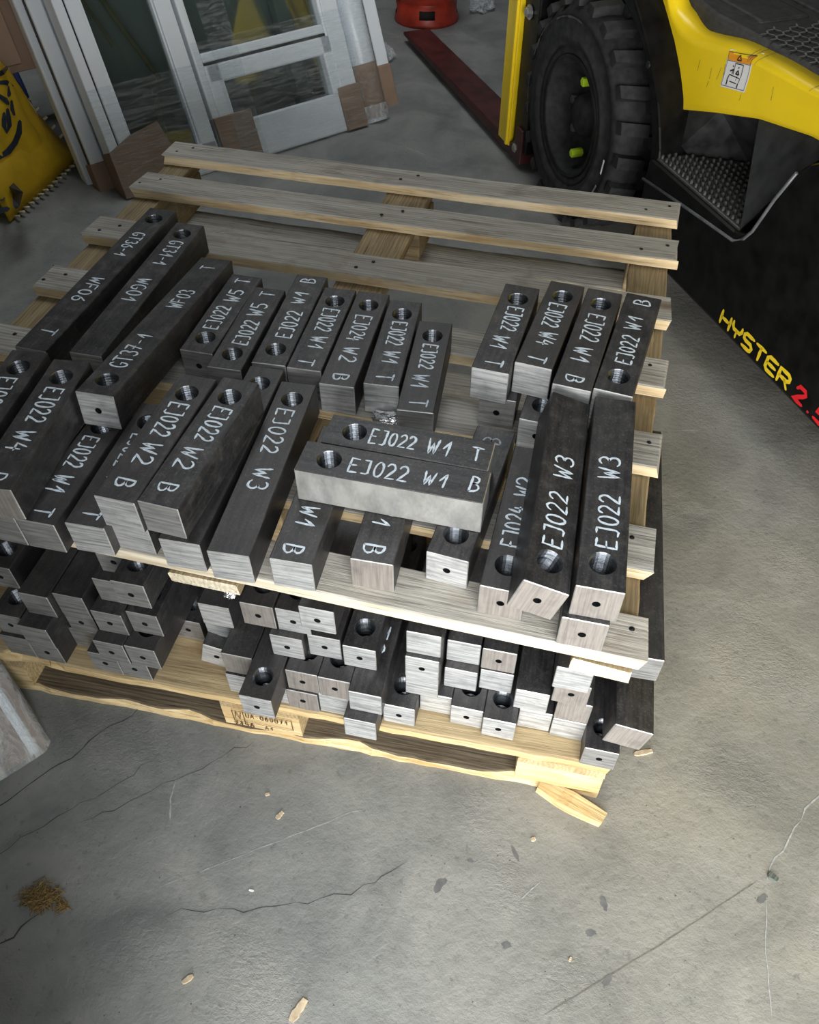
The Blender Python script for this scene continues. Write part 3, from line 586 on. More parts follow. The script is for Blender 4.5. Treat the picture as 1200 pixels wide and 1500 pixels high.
# bodywork
def lin(tab, x):
    if x <= tab[0][0]: return tab[0][1]
    for (a, b), (c, d) in zip(tab, tab[1:]):
        if x <= c: return b+(d-b)*(x-a)/(c-a)
    return tab[-1][1]
bot = [(1.22, .625), (1.30, .628), (1.397, .621), (1.567, .589), (1.728, .541), (1.90, .484), (1.94, .472), (1.952, .474), (2.008, .534), (2.064, .587), (2.169, .664), (2.3, .73), (2.45, .76)]
topz = [(1.22, .705), (1.58, .705), (1.74, .698), (1.84, .682), (1.90, .676), (1.96, .684), (2.02, .70), (2.06, .76), (2.10, .86), (2.16, .98), (2.45, 1.15)]
vs_, fs = [], []; NX, NZ = 84, 12
for i in range(NX+1):
    t = 1.22+(2.45-1.22)*i/NX; b = lin(bot, t); tz = (lin(topz, t-.02)+lin(topz, t)+lin(topz, t+.02))/3
    for j in range(NZ+1):
        v = j/NZ; s = -1.36-.05*max(0, (v-.8)/.2)**2-.006*math.sin(v*math.pi); z = b+(tz-b)*(1-(1-v)**1.15)
        vs_.append((fx(t), fy(s), z))
for i in range(NX):
    for j in range(NZ): a = i*(NZ+1)+j; fs.append((a, a+NZ+1, a+NZ+2, a+1)[::-1])
cow = part('yellow_cowl', vs_, fs, 'yellow', fk, True)
md = cow.modifiers.new('thick', 'SOLIDIFY'); md.thickness = .018; md.offset = -1
# black wheel-arch lip
inn = [(2.20, .72), (2.123, .685), (2.065, .657), (2.005, .624), (1.965, .592), (1.931, .551), (1.893, .492), (1.864, .438), (1.848, .385), (1.838, .337), (1.838, .16)]
out = [(1.80, .16), (1.80, .35), (1.815, .42), (1.84, .47), (1.87, .52), (1.92, .575), (1.97, .625), (2.02, .665), (2.07, .70), (2.16, .76)]
prism('wheel_arch', [(fx(a), b) for a, b in inn+out], fy(-1.55), fy(-1.285), 'black', fk, 'y', .006)
q = lathe('arch_bolt', [(.0005, .005), (.008, .004), (.010, 0)], 8, 'darkmetal', fk, 'y'); q.location = (fx(1.945), fy(-1.285), .585)
# skirt with the step lip and the rising rear cover
sk = [(1.832, .162), (1.832, .395), (1.43, .395), (1.40, .405), (1.378, .43), (1.345, .51), (1.31, .590), (1.285, .622), (1.25, .642), (1.0, .65), (.3, .66), (.3, .162)]
prism('side_skirt', [(fx(a), b) for a, b in sk], fy(-1.36), fy(-1.27), 'black', fk, 'y', .010)
tube('skirt_ridge', [(fx(a), fy(-1.269), b) for a, b in [(1.836, .337), (1.64, .358), (1.423, .378), (1.392, .40), (1.372, .43), (1.34, .52), (1.305, .596)]], .004, 'step_grey', fk)
TRD = [(1.83, -1.285), (1.83, -1.345), (1.72, -1.50), (1.585, -1.50), (1.43, -1.285)]
prism('step_tread', [(fx(a), fy(b)) for a, b in TRD], .36, .40, 'tread', fk, 'z', .004)
vs_, fs = [], []
def inside(p, poly):
    r_ = False
    for (x0, y0), (x1, y1) in zip(poly, poly[1:]+poly[:1]):
        if (y0 > p[1]) != (y1 > p[1]) and p[0] < (x1-x0)*(p[1]-y0)/(y1-y0)+x0: r_ = not r_
    return r_
for i in range(20):
    for j in range(11):
        t_, s_ = 1.44+i*.0205, -1.297-j*.0192
        if not all(inside((t_+dx, s_+dy), TRD) for dx in (-.012, .012) for dy in (-.009, .009)): continue
        b = len(vs_)
        for r_, z_ in ((.0062, .400), (.0056, .406), (.003, .4095)):
            for k in range(6): vs_.append((fx(t_)+r_*math.cos(k*math.pi/3), fy(s_)+r_*math.sin(k*math.pi/3), z_))
        for a in range(2):
            for k in range(6): fs.append((b+a*6+k, b+a*6+(k+1) % 6, b+(a+1)*6+(k+1) % 6, b+(a+1)*6+k))
        fs.append(tuple(b+12+k for k in range(6)))
nb = part('tread_studs', vs_, fs, 'tread', fk); nb['kind'] = 'stuff'
# step well walls, from the tread up to the cowl
well = [(1.83, -1.345, .40), (1.72, -1.50, .40), (1.585, -1.50, .40), (1.43, -1.285, .40), (1.935, -1.375, .478), (1.74, -1.385, .54), (1.60, -1.385, .585), (1.32, -1.375, .628), (1.31, -1.29, .60)]
part('step_well', [(fx(a), fy(b), c) for a, b, c in well], [(0, 1, 5, 4), (1, 2, 6, 5), (2, 3, 8, 7, 6)], 'wellp', fk)
pad = [(1.845, -1.365, .415), (1.725, -1.488, .415), (1.755, -1.395, .53), (1.88, -1.378, .492)]
part('well_pad', [(fx(a), fy(b)+.004, c) for a, b, c in pad], [(0, 1, 2, 3)], 'step_grey', fk)
prism('chassis', [(fx(a), b) for a, b in [(2.5, .30), (2.5, .46), (1.95, .46), (1.75, .39), (.3, .39), (.3, .2), (1.8, .2)]], fy(-2.15), fy(-1.56), 'darkmetal', fk, 'y')
# floor mat with raised ribs and a lozenge field
mt = [(2.035, -1.405), (1.98, -1.40), (1.88, -1.385), (1.7, -1.395), (1.5, -1.395), (1.25, -1.395), (1.25, -2.1), (2.2, -2.1), (2.2, -1.5), (2.08, -1.44)]
prism('floor_mat', [(fx(a), fy(b-.012)) for a, b in mt], .66, .712, 'mat', fk, 'z', .012)
for a, b, c, d in ((1.83, -1.66, .17, .10), (1.62, -1.62, .0, .0)):
    if c: box('mat_pad', fx(a-.05), fx(a+.13), fy(-1.60), fy(-1.46), .708, .7175, 'mat', fk, .008); box('mat_pad', fx(a-.05), fx(a+.13), fy(-1.80), fy(-1.63), .708, .7175, 'mat', fk, .008)
vs_, fs = [], []
for i in range(9):
    for j in range(9):
        cx, cy = 1.42+i*.036+(j % 2)*.018, -1.43-j*.031
        for a in (90, 210, 330):
            ribbon([[(fx(cx), fy(cy)), (fx(cx+.0185*math.cos(R(a))), fy(cy+.0185*math.sin(R(a))))], ], .005, vs_, fs, .7165, 0)
mr = part('mat_ribs', vs_, fs, 'matline', fk); mr['kind'] = 'stuff'
box('hood_side', fx(.35), fx(1.255), fy(-1.75), fy(-1.285), .655, 1.02, 'yellow', fk, .06, 5)
box('counterweight', fx(-.25), fx(.36), fy(-2.2), fy(-1.27), .16, 1.0, 'yellow', fk, .08, 4)
for t_ in (2.2, .4): tube('guard_post', [(fx(t_), fy(-1.52), .7 if t_ < 1 else 1.0), (fx(t_*.8+.25), fy(-1.55), 2.1)], .03, 'black', fk)
# HYSTER lettering and capacity figures on the skirt: reading direction is -X
def skirt_text(strokes, x0, cw, z0, hh, wd, mat, name):
    vs_, fs = [], []
    pl = lambda x, y, h: (fx(x0-x), fy(-1.2692)+h, z0+y)
    for i, st in enumerate(strokes): ribbon([[(i*cw+p[0]*cw*.80, p[1]*hh) for p in s] for s in st], wd, vs_, fs, .0006, 0, pl)
    return part(name, vs_, fs, mat, fk)
HY = [[[(0, 0), (0, 1)], [(1, 0), (1, 1)], [(0, .5), (1, .5)]], [[(0, 1), (0, .72), (.18, .5), (.82, .5), (1, .72), (1, 1)], [(.5, .5), (.5, 0)]],
      [[(1, 1), (.2, 1), (0, .82), (.05, .58), (.25, .5), (.8, .5), (1, .3), (.9, .06), (.75, 0), (0, 0)]], [[(0, 1), (1, 1)], [(.5, 1), (.5, 0)]],
      [[(1, 1), (.2, 1), (0, .85), (0, .15), (.2, 0), (1, 0)], [(.05, .5), (.9, .5)]], [[(0, 0), (0, 1), (.8, 1), (1, .85), (1, .62), (.8, .48), (0, .48)], [(.55, .48), (1, 0)]]]
for i, g_ in enumerate(HY): skirt_text([g_], 1.378-i*.0475, .0455, .180, .035, .0105, 'yelpaint', 'letter')
for x0, g_ in ((1.078, [[(.05, .75), (.25, 1), (.75, 1), (.9, .78), (.7, .55), (0, 0), (.9, 0)]]), (1.028, [[(.1, .0), (.16, .02)]]), (1.005, [[(.9, 1), (.2, 1), (.1, .55), (.6, .6), (.85, .35), (.6, 0), (0, .03)]])):
    skirt_text([g_], x0, .045, .179, .036, .011, 'redpaint', 'figure')
# warning decal on the cowl
def cow_pt(u, v):                                  # u to the truck's rear, v up
    t_ = 1.742-u; z_ = .609+v+u*.2; b = lin(bot, t_); tz = lin(topz, t_); vv = 1-(1-min(1, max(0, (z_-b)/(tz-b))))**(1/1.15)
    s_ = -1.36-.05*max(0, (vv-.8)/.2)**2-.006*math.sin(vv*math.pi); return (fx(t_), fy(s_)+.0008, z_)
def dec(name, rects, mat, lift, parent):
    vs_, fs = [], []
    for (u0, v0, u1, v1) in rects:
        b = len(vs_); n = 4
        for j in range(n+1):
            for u in (u0, u1):
                p = cow_pt(u*1.06, v0+(v1-v0)*j/n); vs_.append((p[0], p[1]+lift, p[2]))
        for j in range(n): fs.append((b+2*j, b+2*j+2, b+2*j+3, b+2*j+1))
    return part(name, vs_, fs, mat, parent)
dl = dec('warning_decal', [(0, -.012, .088, .070)], 'white', 0, fk)
dec('decal_header', [(.004, .048, .084, .066)], 'orange', .0005, dl)
vs_, fs = [], []
pd = lambda x, y, h: tuple(Vector(cow_pt(x*1.06, y))+Vector((0, .0012+h, 0)))
for s_, w_ in (([(.004, -.008), (.084, -.008), (.084, .066), (.004, .066), (.004, -.008)], .0012), ([(.036, .052), (.044, .063), (.052, .052), (.036, .052)], .003), ([(.004, .047), (.084, .047)], .001),
               ([(.034, .020), (.034, .044), (.062, .044), (.062, .016)], .0022), ([(.022, .018), (.060, .014), (.060, .004)], .0022), ([(.028, .004), (.052, .002)], .0022), ([(.022, .018), (.018, .004)], .003), ([(.020, .004), (.020, -.004)], .006), ([(.058, .002), (.058, -.006)], .006),
               ([(.048, .036), (.0485, .037)], .007), ([(.042, .022), (.048, .030), (.054, .022), (.042, .022)], .004), ([(.028, .037), (.0285, .038)], .006), ([(.022, .026), (.032, .030), (.030, .022)], .005)):
    ribbon([s_], w_, vs_, fs, 0, 0, pd)
part('decal_pictogram', vs_, fs, 'ink', dl)
for i in range(14):                                # scuff scratches on the cowl
    u, v = random.uniform(-.35, .32), random.uniform(-.05, .06); vs_, fs = [], []
    ribbon([[(u, v), (u+random.uniform(-.008, .008), v+random.uniform(.008, .03))]], .0012, vs_, fs, 0, .4, lambda x, y, h: tuple(Vector(cow_pt(x, y))+Vector((0, .0004, 0)))); part('paint_scratch', vs_, fs, 'dust', fk)
# ------------------------------------------------------------------ leaning window frames
WA = R(51.08); WPH = R(23)
wd_ = Vector((math.cos(WA), math.sin(WA), 0)); wn = Vector((-wd_.y, wd_.x, 0)); wv = Vector((0, 0, math.cos(WPH)))+math.sin(WPH)*wn; wN = wd_.cross(wv)
WMAT = Matrix(((wd_.x, -wN.x, wv.x, -1.6249), (wd_.y, -wN.y, wv.y, 2.3495), (wd_.z, -wN.z, wv.z, 0), (0, 0, 0, 1)))
def lean(name, a, dep, label, cat='window frame', b=0):
    e = empty(name); e.matrix_world = WMAT @ Matrix.Translation((a, dep, b)); return tag(e, label, cat, 'wrapped white window frames' if cat == 'window frame' else None)
def wbox(p, name, a0, a1, b0, b1, y0, y1, mat, bev=.004): return box(name, a0, a1, y0, y1, b0, b1, mat, p, bev)
def wfilm(p, a0, a1, b0, b1, y, mat='film', amp=.004, name='stretch_film'):
    nx, nz = 44, 26; vs_, fs = [], []
    for j in range(nz+1):
        for i in range(nx+1):
            a = a0+(a1-a0)*i/nx; b = b0+(b1-b0)*j/nz
            vs_.append((a, y-amp*abs(noise.noise(Vector((a*5+3, b*38+a*14, 1.3)))), b))
    for j in range(nz):
        for i in range(nx): k = j*(nx+1)+i; fs.append((k, k+1, k+nx+2, k+nx+1))
    return part(name, vs_, fs, mat, p, True)
HT = 1.45
# frame A: glazed left leaf
fa = lean('window_frame', 0, 0, 'white window frame with one tall pane, brown cardboard at its lower left corner')
wbox(fa, 'outer_stile', -.004, .030, 0, HT, -.012, .075, 'pvc'); wbox(fa, 'gasket', .030, .037, .02, HT, 0, .05, 'gasket', 0); wbox(fa, 'stile', .037, .084, .03, HT, -.004, .06, 'pvc', .006)
wbox(fa, 'stile', .318, .378, .03, HT, -.004, .06, 'pvc', .006); wbox(fa, 'bottom_rail', .03, .378, .0, .10, -.004, .06, 'pvc'); wbox(fa, 'top_rail', .03, .378, HT-.08, HT, -.004, .06, 'pvc')
wbox(fa, 'glazing_bead', .084, .091, .10, HT-.08, .004, .03, 'pvc', .002); wbox(fa, 'glazing_bead', .311, .318, .10, HT-.08, .004, .03, 'pvc', .002); wbox(fa, 'glass_pane', .088, .315, .095, HT-.08, .022, .030, 'glass', 0)
cg = part('corner_guard', [(-.006, -.014, 0), (.22, -.014, 0), (.21, -.014, .125), (.19, -.014, .205), (.08, -.014, .185), (-.006, -.014, .15), (-.006, .09, 0), (-.006, .09, .15)], [(0, 1, 2, 3, 4, 5), (0, 5, 7, 6)], 'card', fa); cg['label'] = 'brown cardboard corner guard'
tube('reflection_strip', [(.140, .045, .66), (.20, .045, .50), (.268, .045, .325)], .009, 'stitch', fa); tube('reflection_strip', [(.262, .05, .36), (.236, .05, .29), (.224, .05, .20), (.226, .05, .15)], .010, 'white', fa); tube('reflection_strip', [(.105, .05, .60), (.13, .05, .53), (.155, .05, .45)], .006, 'stitch', fa)  # pale strips put behind the pane to stand for reflections in the glass
wfilm(fa, -.008, .380, .0, .34, -.018)
# frame B: fixed light over a small opening light
fb = lean('window_frame', .386, -.010, 'white window frame with large upper pane over a small lower pane, film wrapped')
wbox(fb, 'stile', 0, .03, 0, HT, -.006, .07, 'pvc', .006); wbox(fb, 'stile', .525, .609, 0, HT, -.006, .07, 'pvc', .006); wbox(fb, 'stile_step', .535, .55, .02, HT, -.012, 0, 'pvc', .003)
wbox(fb, 'transom', .03, .525, .335, .366, -.004, .07, 'pvc', .005); wbox(fb, 'gasket', .02, .545, .326, .335, -.004, .05, 'gasket', 0); wbox(fb, 'glass_pane', .026, .53, .36, HT-.06, .026, .034, 'glass', 0)
wbox(fb, 'bottom_rail', 0, .609, 0, .135, -.008, .07, 'pvc', .006); wbox(fb, 'sash_rail', .03, .545, .268, .326, -.010, .06, 'pvc', .006); wbox(fb, 'sash_stile', .024, .085, .13, .326, -.010, .06, 'pvc', .006); wbox(fb, 'sash_stile', .497, .548, .13, .326, -.010, .06, 'pvc', .006)
wbox(fb, 'glass_pane', .08, .50, .13, .27, .022, .030, 'glass', 0); wbox(fb, 'top_rail', 0, .609, HT-.07, HT, -.006, .07, 'pvc')
for a0, a1, b1 in ((0, .148, .165), (.518, .613, .15)):
    g_ = wbox(fb, 'corner_guard', a0, a1, -.002, b1, -.016, .075, 'card', .003); g_['label'] = 'brown cardboard corner guard'
wfilm(fb, -.002, .62, -.004, .40, -.020); wfilm(fb, .06, .16, 0, .9, -.028, 'film', .016, 'film_twist')
# frames stacked behind, their side profiles showing at the left
fc = lean('window_frame', -.052, .098, 'white window frame stacked behind, grooved side profile showing at left')
wbox(fc, 'stile', 0, .05, 0, HT, 0, .05, 'pvc', .006); wbox(fc, 'profile_groove', -.003, .003, .05, HT, .012, .030, 'gasket', 0); wbox(fc, 'stile', .85, .91, 0, HT, 0, .05, 'pvc', .006); wbox(fc, 'bottom_rail', .05, .85, 0, .08, 0, .05, 'pvc'); wbox(fc, 'top_rail', .05, .85, HT-.08, HT, 0, .05, 'pvc')
g_ = wbox(fc, 'corner_guard', -.006, .06, -.001, .13, -.006, .056, 'card', .003); g_['label'] = 'brown cardboard corner guard'
fd = lean('window_frame', -.075, .160, 'rearmost white window frame at the left of the leaning stack')
wbox(fd, 'stile', 0, .06, 0, HT, 0, .06, 'pvc', .008); wbox(fd, 'stile', .9, .96, 0, HT, 0, .06, 'pvc', .008); wbox(fd, 'bottom_rail', .06, .9, 0, .08, 0, .06, 'pvc'); wbox(fd, 'top_rail', .06, .9, HT-.08, HT, 0, .06, 'pvc')
wbox(fd, 'infill_panel', .05, .91, .07, HT-.07, .02, .035, 'pvc', 0)
fe = lean('wrapped_profile', 1.062, .03, 'film-wrapped white profile bundle standing right of the frames', 'profile bundle')
q = lathe('profile_bundle', [(.0005, 0), (.05, 0), (.056, .01), (.056, HT), (.0005, HT)], 14, 'pvc', fe); q = lathe('card_sleeve', [(.058, .012), (.059, .015), (.059, .20), (.058, .205)], 14, 'card', fe)
for r_, z0, z1, mt_ in ((.062, -.0, .5, 'film'), (.064, 0, .06, 'filmw')):
    q = lathe('stretch_film', [(r_, z0+(z1-z0)*i/10) for i in range(11)], 20, mt_, fe)
fg = lean('window_frame', 1.10, .085, 'narrow white frame end with cardboard corner beside the gas cylinder')
wbox(fg, 'stile', 0, .125, 0.05, HT, 0, .05, 'pvc', .006); wbox(fg, 'profile_line', .06, .065, .2, HT, -.002, .002, 'galv', 0); g_ = wbox(fg, 'corner_guard', -.004, .128, .02, .185, -.006, .056, 'card', .006); g_['label'] = 'brown cardboard corner guard'
# sheets, rack and crumpled film behind
pb = lean('fibreboard_sheet', -.43, .25, 'brown fibreboard sheet leaning at the upper left', 'board', .0)
e_ = pb; wbox(pb, 'sheet', 0, .40, .455, 1.5, .02, .032, 'board', .002); wbox(pb, 'sheet', -.1, .325, .475, 1.5, -.01, .01, 'board', .002)
rk = tag(empty('steel_rack', (-2.2, 2.93, 0), (0, 0, WA)), 'dull steel rack leg and foot behind the yellow bag', 'rack')
box('foot', -.03, .5, -.03, .03, .03, .09, 'galv', rk, .004); box('post', -.045, .015, -.028, .028, .05, 1.2, 'galv', rk, .004); box('crossbar', -.03, .5, -.02, .02, 1.05, 1.1, 'galv', rk, .004)
q = lathe('knuckle', [(.0005, .02), (.04, .018), (.045, 0), (.04, -.018), (.0005, -.02)], 14, 'galv', rk, 'y'); q.location = (0, -.045, .075)
q = lathe('foot_pad', [(.0005, .03), (.02, .03), (.025, .012), (.04, .008), (.04, 0)], 12, 'galv', rk); q = lathe('foot_pad', [(.0005, .03), (.02, .03), (.025, .012), (.04, .008), (.04, 0)], 12, 'galv', rk); q.location = (.45, 0, 0)
def crumple(name, loc, sx, sy, sz, mat, label, cat, seed, sub=4, fr=6, amp=.35):
    bm = bmesh.new(); bmesh.ops.create_icosphere(bm, subdivisions=sub, radius=1)
    for v in bm.verts:
        p = v.co.copy(); k = 1+amp*noise.noise(p*1.7+Vector((seed, 0, 0)))+amp*.7*abs(noise.noise(p*fr+Vector((0, seed, 0))))-amp*.3
        v.co = Vector((p.x*sx*k, p.y*sy*k, max(-sz*.55, p.z*sz*k)))
    me = bpy.data.meshes.new(name); bm.to_mesh(me); bm.free()
    o = link(name, me, None, [mat], (loc[0], loc[1], loc[2]+sz*.55)); return tag(o, label, cat)
crumple('crumpled_film', (-.82, 4.60, .001), .06, .12, .03, 'filmw', 'crumpled clear film on the floor behind the fork', 'plastic film', 2)
crumple('film_scrap', (-1.12, 3.78, .001), .05, .10, .04, 'filmw', 'film scrap beside the gas cylinder and frame', 'plastic film', 5)
crumple('foil_scrap', (-.283, .935, ZD+.001), .028, .014, .009, 'foil', 'crumpled foil scrap on the deck between two middle-row bars', 'foil', 3, 4, 8)
crumple('foil_scrap', (-.455, .655, ZL+HB*4+.003), .012, .020, .011, 'foil', 'crumpled foil scrap under the front board beside the stringer end', 'foil', 9, 4, 8)
# ------------------------------------------------------------------ gas cylinder
gc = tag(empty('gas_cylinder', (-1.055, 4.37, 0)), 'red gas cylinder with slotted foot ring by the fork tip', 'gas cylinder')
lathe('cylinder_body', [(.0005, .05), (.09, .055), (.13, .075), (.152, .12), (.158, .17), (.158, .42), (.14, .48), (.09, .53), (.03, .55), (.0005, .55)], 40, 'red', gc)
lathe('foot_ring', [(.138, .10), (.142, .085), (.150, .075), (.152, .035), (.158, .012), (.158, 0), (.150, 0), (.146, .035), (.140, .085)], 48, 'red', gc, 'z', True, lambda j, i: j in (2, 7) and (i % 12) in (0, 1, 2, 3))
lathe('collar', [(.09, .52), (.09, .63), (.085, .63), (.085, .53)], 32, 'red', gc); lathe('valve', [(.02, .54), (.02, .6), (.012, .62), (.0005, .62)], 12, 'bolt', gc)
# ------------------------------------------------------------------ yellow bag
bgc = Vector((-2.31, 2.33, 0))
def bag_pt(u, v):                                  # u around, v up 0..1
    prof = [(0, .80), (.06, .95), (.2, 1.0), (.45, .93), (.7, .86), (.9, .74), (1.0, .35)]
    r_ = lin(prof, v); c, s = math.cos(u), math.sin(u); e = .62
    x = math.copysign(abs(c)**e, c)*.37*r_; y = math.copysign(abs(s)**e, s)*.25*r_
    fold = .022*noise.noise(Vector((c*3, s*3, v*2.2)))+.012*noise.noise(Vector((c*9, s*9, v*5)))
    x += c*fold-.03*v; y += s*fold+.02*v
    return Vector((x, y, v*.46+.008))
NU, NV = 72, 30; vs_ = [bag_pt(2*math.pi*i/NU, j/NV) for j in range(NV+1) for i in range(NU)]; fs = []
for j in range(NV):
    for i in range(NU): fs.append((j*NU+i, j*NU+(i+1) % NU, (j+1)*NU+(i+1) % NU, (j+1)*NU+i))
fs.append(tuple(range(NV*NU, NV*NU+NU))); fs.append(tuple(range(NU))[::-1])
bag = part('woven_bag', vs_, fs, 'bag', None, True); bag.location = bgc; tag(bag, 'yellow woven bag with navy printing at the left edge', 'bag')
# bottom corner flap with stitched seam
fl_v = [(.20, -.30, .10), (.39, -.12, .14), (.40, .06, .16), (.36, .12, .008), (.20, -.34, .008), (.42, -.06, .008), (.315, .115, .02), (.36, .13, .045)]
tipx = Vector((.345, .115, .0))
vs_, fs = [], []
n = 14
for i in range(n+1):
    t = i/n
    for j in range(7):
        v = j/6; a = Vector((.385, -.23, .006)).lerp(Vector((.38, .225, .010)), t); b = Vector((.32, -.20, .17)).lerp(Vector((.25, .19, .24)), t)
        q = a.lerp(b, v)+Vector((.030, -.012, .01))*math.sin(v*math.pi)*(.35+.65*math.sin(t*math.pi*.9+.2)); q.x += .012*noise.noise(q*14); vs_.append(q)
for i in range(n):
    for j in range(6): k = i*7+j; fs.append((k, k+7, k+8, k+1))
flp = part('corner_flap', vs_, fs, 'bag', bag, True); mdl = flp.modifiers.new('t', 'SOLIDIFY'); mdl.thickness = .006
st0, st1, st2 = Vector((.395, -.22, .010)), Vector((.39, .235, .014)), Vector((.26, .205, .23))
for A_, B_, n in ((st0, st1, 15), (st1, st2, 7)):
    d_ = (B_-A_).normalized(); sd = Vector((1, -.3, .2)) if B_ is st1 else Vector((.6, .8, .2)); sd.normalize()
    for i in range(n):
        p = A_.lerp(B_, (i+.5)/n); q = tube('seam_stitch', [p-sd*.010, p+sd*(.020 if B_ is st1 else .006)+Vector((0, 0, .004))], .005, 'stitch', bag, 6)
tube('blue_lining', [st1+Vector((-.005, 0, 0)), st1+Vector((.02, .01, .002))], .014, 'blue', bag, 8); tube('blue_lining', [(.255, .215, .16), (.25, .215, .24), (.24, .205, .36)], .013, 'blue', bag, 8)
tube('edge_piping', [bag_pt(R(38), v)+Vector((.004, .002, 0)) for v in (.25, .4, .55, .7, .85)], .004, 'stitch', bag, 6)
bm = bmesh.new(); bm.from_mesh(bag.data); BV = BVHTree.FromBMesh(bm)
def bag_print(name, strokes, wd):
    vs_, fs = [], []; o_ = Vector((0, 0, 1.386))-bgc
    def pl(x, y, h):
        d_ = (fw+r2*((x-600)/1190)+d2*((-y-750)/1190)).normalized(); hit = BV.ray_cast(o_, d_)[0]
        return tuple((hit if hit is not None else o_+d_*2.9)-d_*.004)
    ribbon([[(a, -b) for a, b in q] for q in strokes], wd, vs_, fs, 0, .05, pl)
    part(name, vs_, fs, 'navy', bag)
bag_print('printed_letter', [[(-6, 112), (4, 106), (10, 99)], [(-4, 121), (10, 121), (16, 126), (13, 140)], [(-4, 138), (8, 147), (12, 152)]], 8)
bag_print('printed_letter', [[(6, 166), (6, 184), (10, 193), (14, 184), (11, 160)]], 7); bag_print('printed_letter', [[(17, 148), (18, 160), (21, 168)]], 6)
bag_print('printed_arc', [[(-3, 232), (12, 222), (22, 209), (28, 194), (29, 178)]], 9)
bag_print('recycling_arrow', [[(-4, 263), (9, 266)]], 18); bag_print('recycling_arrow', [[(15, 270), (26, 284), (24, 302)]], 16); bag_print('recycling_arrow', [[(-3, 309), (11, 306)]], 13)
bag_print('printed_letter', [arc(2, 288, 5, 5, 0, 330, 8)], 3)
bm.free()
# ------------------------------------------------------------------ wrapped panel at the left edge, leaning on the lower pallet
pd_ = Vector((-.588, -.809, 0)); pn = Vector((-.809, .588, 0)); ph = R(46); pv = Vector((0, 0, math.cos(ph)))+math.sin(ph)*pn; px_ = -pd_; py_ = pv.cross(px_)
PM = Matrix(((px_.x, py_.x, pv.x, -.802), (px_.y, py_.y, pv.y, .472), (0, py_.z, pv.z, .004), (0, 0, 0, 1)))
pk = empty('wrapped_package'); pk.matrix_world = PM; tag(pk, 'film-wrapped cardboard-covered package leaning at the lower left edge', 'package')
box('panel', -.55, -.012, .0, .05, .0, .75, 'pvc', pk, .006); g_ = box('card_cover', -.55, -.03, -.004, .0, .002, .74, 'card', pk, .0015); g_ = box('card_edge', -.022, .003, .004, .054, -.002, .74, 'card', pk, .004)
part('paper_label', [(-.22, -.0052, .10), (-.085, -.0052, .10), (-.075, -.0052, .12), (-.075, -.0052, .20), (-.22, -.0052, .20)], [(0, 1, 2, 3, 4)], 'white', pk)
vs_, fs = [], []; prof = [(-.55, -.009), (-.25, -.012), (-.05, -.010), (-.012, -.004), (.008, .008), (.009, .05), (-.02, .062)]
NB = 26
for j in range(NB+1):
    b = -.006+.76*j/NB
    for i in range(25):
        k = i/24*(len(prof)-1); a = int(min(k, len(prof)-2)); f = k-a; x = prof[a][0]+(prof[a+1][0]-prof[a][0])*f; y = prof[a][1]+(prof[a+1][1]-prof[a][1])*f
        w_ = .006*abs(noise.noise(Vector((x*16+b*12, b*30, 4)))); vs_.append((x, y-w_ if a < 3 else y, b))
for j in range(NB):
    for i in range(24): k = j*25+i; fs.append((k, k+1, k+26, k+25))
part('stretch_film', vs_, fs, 'filmw', pk, True)
# ------------------------------------------------------------------ small things on the floor
def chip(name, x, y, L, W_, T, a, mat, label, cat='wood chip', z=0):
    n = 6; vs_, fs = [], []; rs = random.Random(int(abs(x*1000)+abs(y*777)))
    for i in range(n+1):
        t = i/n; ww = W_*.5*(1-.35*abs(2*t-1)**2)+rs.uniform(-.1, .1)*W_
        for u, v in ((-1, 0), (1, 0), (.9, 1), (-.9, 1)): vs_.append(((t-.5)*L+rs.uniform(-.02, .02)*L, u*ww, v*T*(1-.2*rs.random())))
    for i in range(n):
        for k in range(4): a_, b_ = i*4+k, i*4+(k+1) % 4; fs.append((a_, b_, b_+4, a_+4))
    fs.append((3, 2, 1, 0)); fs.append(tuple(n*4+k for k in range(4)))
    me = mesh(name, vs_, fs); b_ = bmesh.new(); b_.from_mesh(me); bmesh.ops.recalc_face_normals(b_, faces=b_.faces[:]); b_.to_mesh(me); b_.free()
    o = link(name, me, None, [mat], (x, y, z+.0003), (0, 0, a)); return tag(o, label, cat)
chip('wood_splinter', .128, .606, .118, .030, .020, R(-17), 'pine_edge', 'thick broken splinter lying at the lower pallet corner', 'splinter')
chip('wood_chip', .243, .733, .034, .010, .004, R(25), 'chip', 'curved wood chip right of the tilted corner bar')
chip('wood_chip', -.222, .196, .034, .013, .004, R(70), 'chip', 'rectangular wood chip at the bottom picture edge')
chip('wood_chip', -.351, .461, .015, .008, .003, R(65), 'chip', 'small tan chip on the floor below the stamped block')
chip('wood_chip', -.397, .192, .018, .008, .004, R(50), 'chip', 'pale pointed chip on the lower left floor')
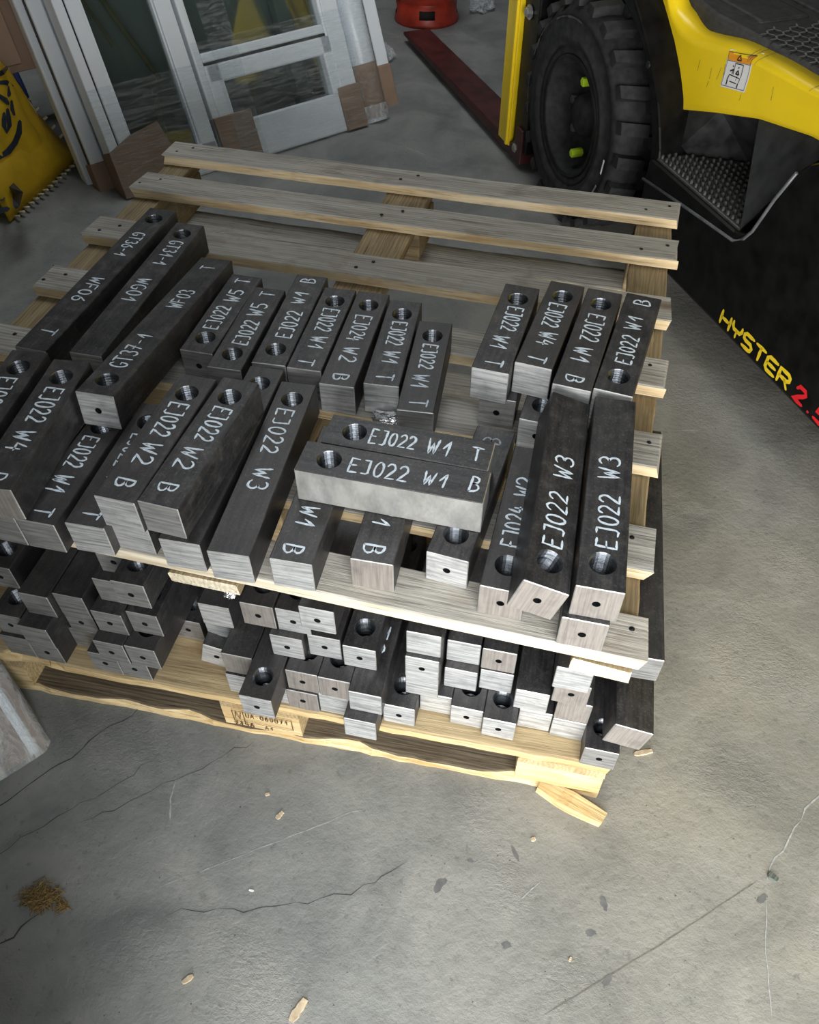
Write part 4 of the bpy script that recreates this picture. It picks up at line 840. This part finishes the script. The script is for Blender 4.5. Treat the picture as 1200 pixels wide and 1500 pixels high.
chip('wood_chip', -.352, .335, .008, .003, .002, R(5), 'white', 'tiny white fleck in the middle of the left floor')
chip('wood_chip', .158, .365, .007, .004, .003, R(70), 'chip', 'tiny chip near the dark stains on the right floor')
chip('wood_chip', -.385, .49, .008, .005, .003, R(30), 'chip', 'tiny pale chip left of the tan chip')
chip('wood_chip', .075, .53, .008, .006, .004, R(30), 'chip', 'tiny pale crumb below the broken splinter')
chip('floor_stone', .462, .568, .016, .011, .006, R(-30), 'stone', 'dark green stone chip on the right floor', 'stone')
def tuft(x, y, r_, n, label):
    vs_, fs = [], []; rs = random.Random(n)
    for i in range(n):
        a = rs.uniform(0, 6.283); d = Vector((math.cos(a), math.sin(a)*.7, rs.uniform(-.2, .5))).normalized(); L = rs.uniform(.3, .75)*r_
        c = Vector((rs.gauss(0, r_*.32), rs.gauss(0, r_*.22), rs.uniform(.002, r_*.4))); s = d.cross(Vector((0, 0, 1))).normalized()*.0007; u = s.cross(d).normalized()*.0007
        b = len(vs_)
        for p in (c-d*L*.5, c+d*L*.5):
            p.z = max(.001, p.z)
            for q in (s, u, -s, -u): vs_.append(p+q+Vector((0, 0, .0007)))
        for k in range(4): fs.append((b+k, b+(k+1) % 4, b+4+(k+1) % 4, b+4+k))
    o = part('straw_tuft', vs_, fs, 'straw', None, False, None, (x, y, .0002)); return tag(o, label, 'straw', None, 'stuff')
tuft(-.672, .238, .036, 300, 'clump of dry straw on the dark lower left floor'); tuft(-.634, .236, .016, 90, 'small wisp of straw right of the clump')
rs = random.Random(5); vs_, fs = [], []
for i in range(420):                               # grit too small to pick apart
    x, y = rs.uniform(-.85, .8), rs.uniform(.1, 1.1)
    if -.95 < x < .2 and y > .56: continue
    r_ = rs.uniform(.0006, .0018); b = len(vs_); h = r_*.8
    for k in range(4): vs_.append((x+r_*math.cos(k*1.57+i), y+r_*math.sin(k*1.57+i), .0002))
    vs_.append((x, y, h)); fs += [(b+k, b+(k+1) % 4, b+4) for k in range(4)]
g_ = part('floor_grit', vs_, fs, 'stone', fl); g_['kind'] = 'stuff'
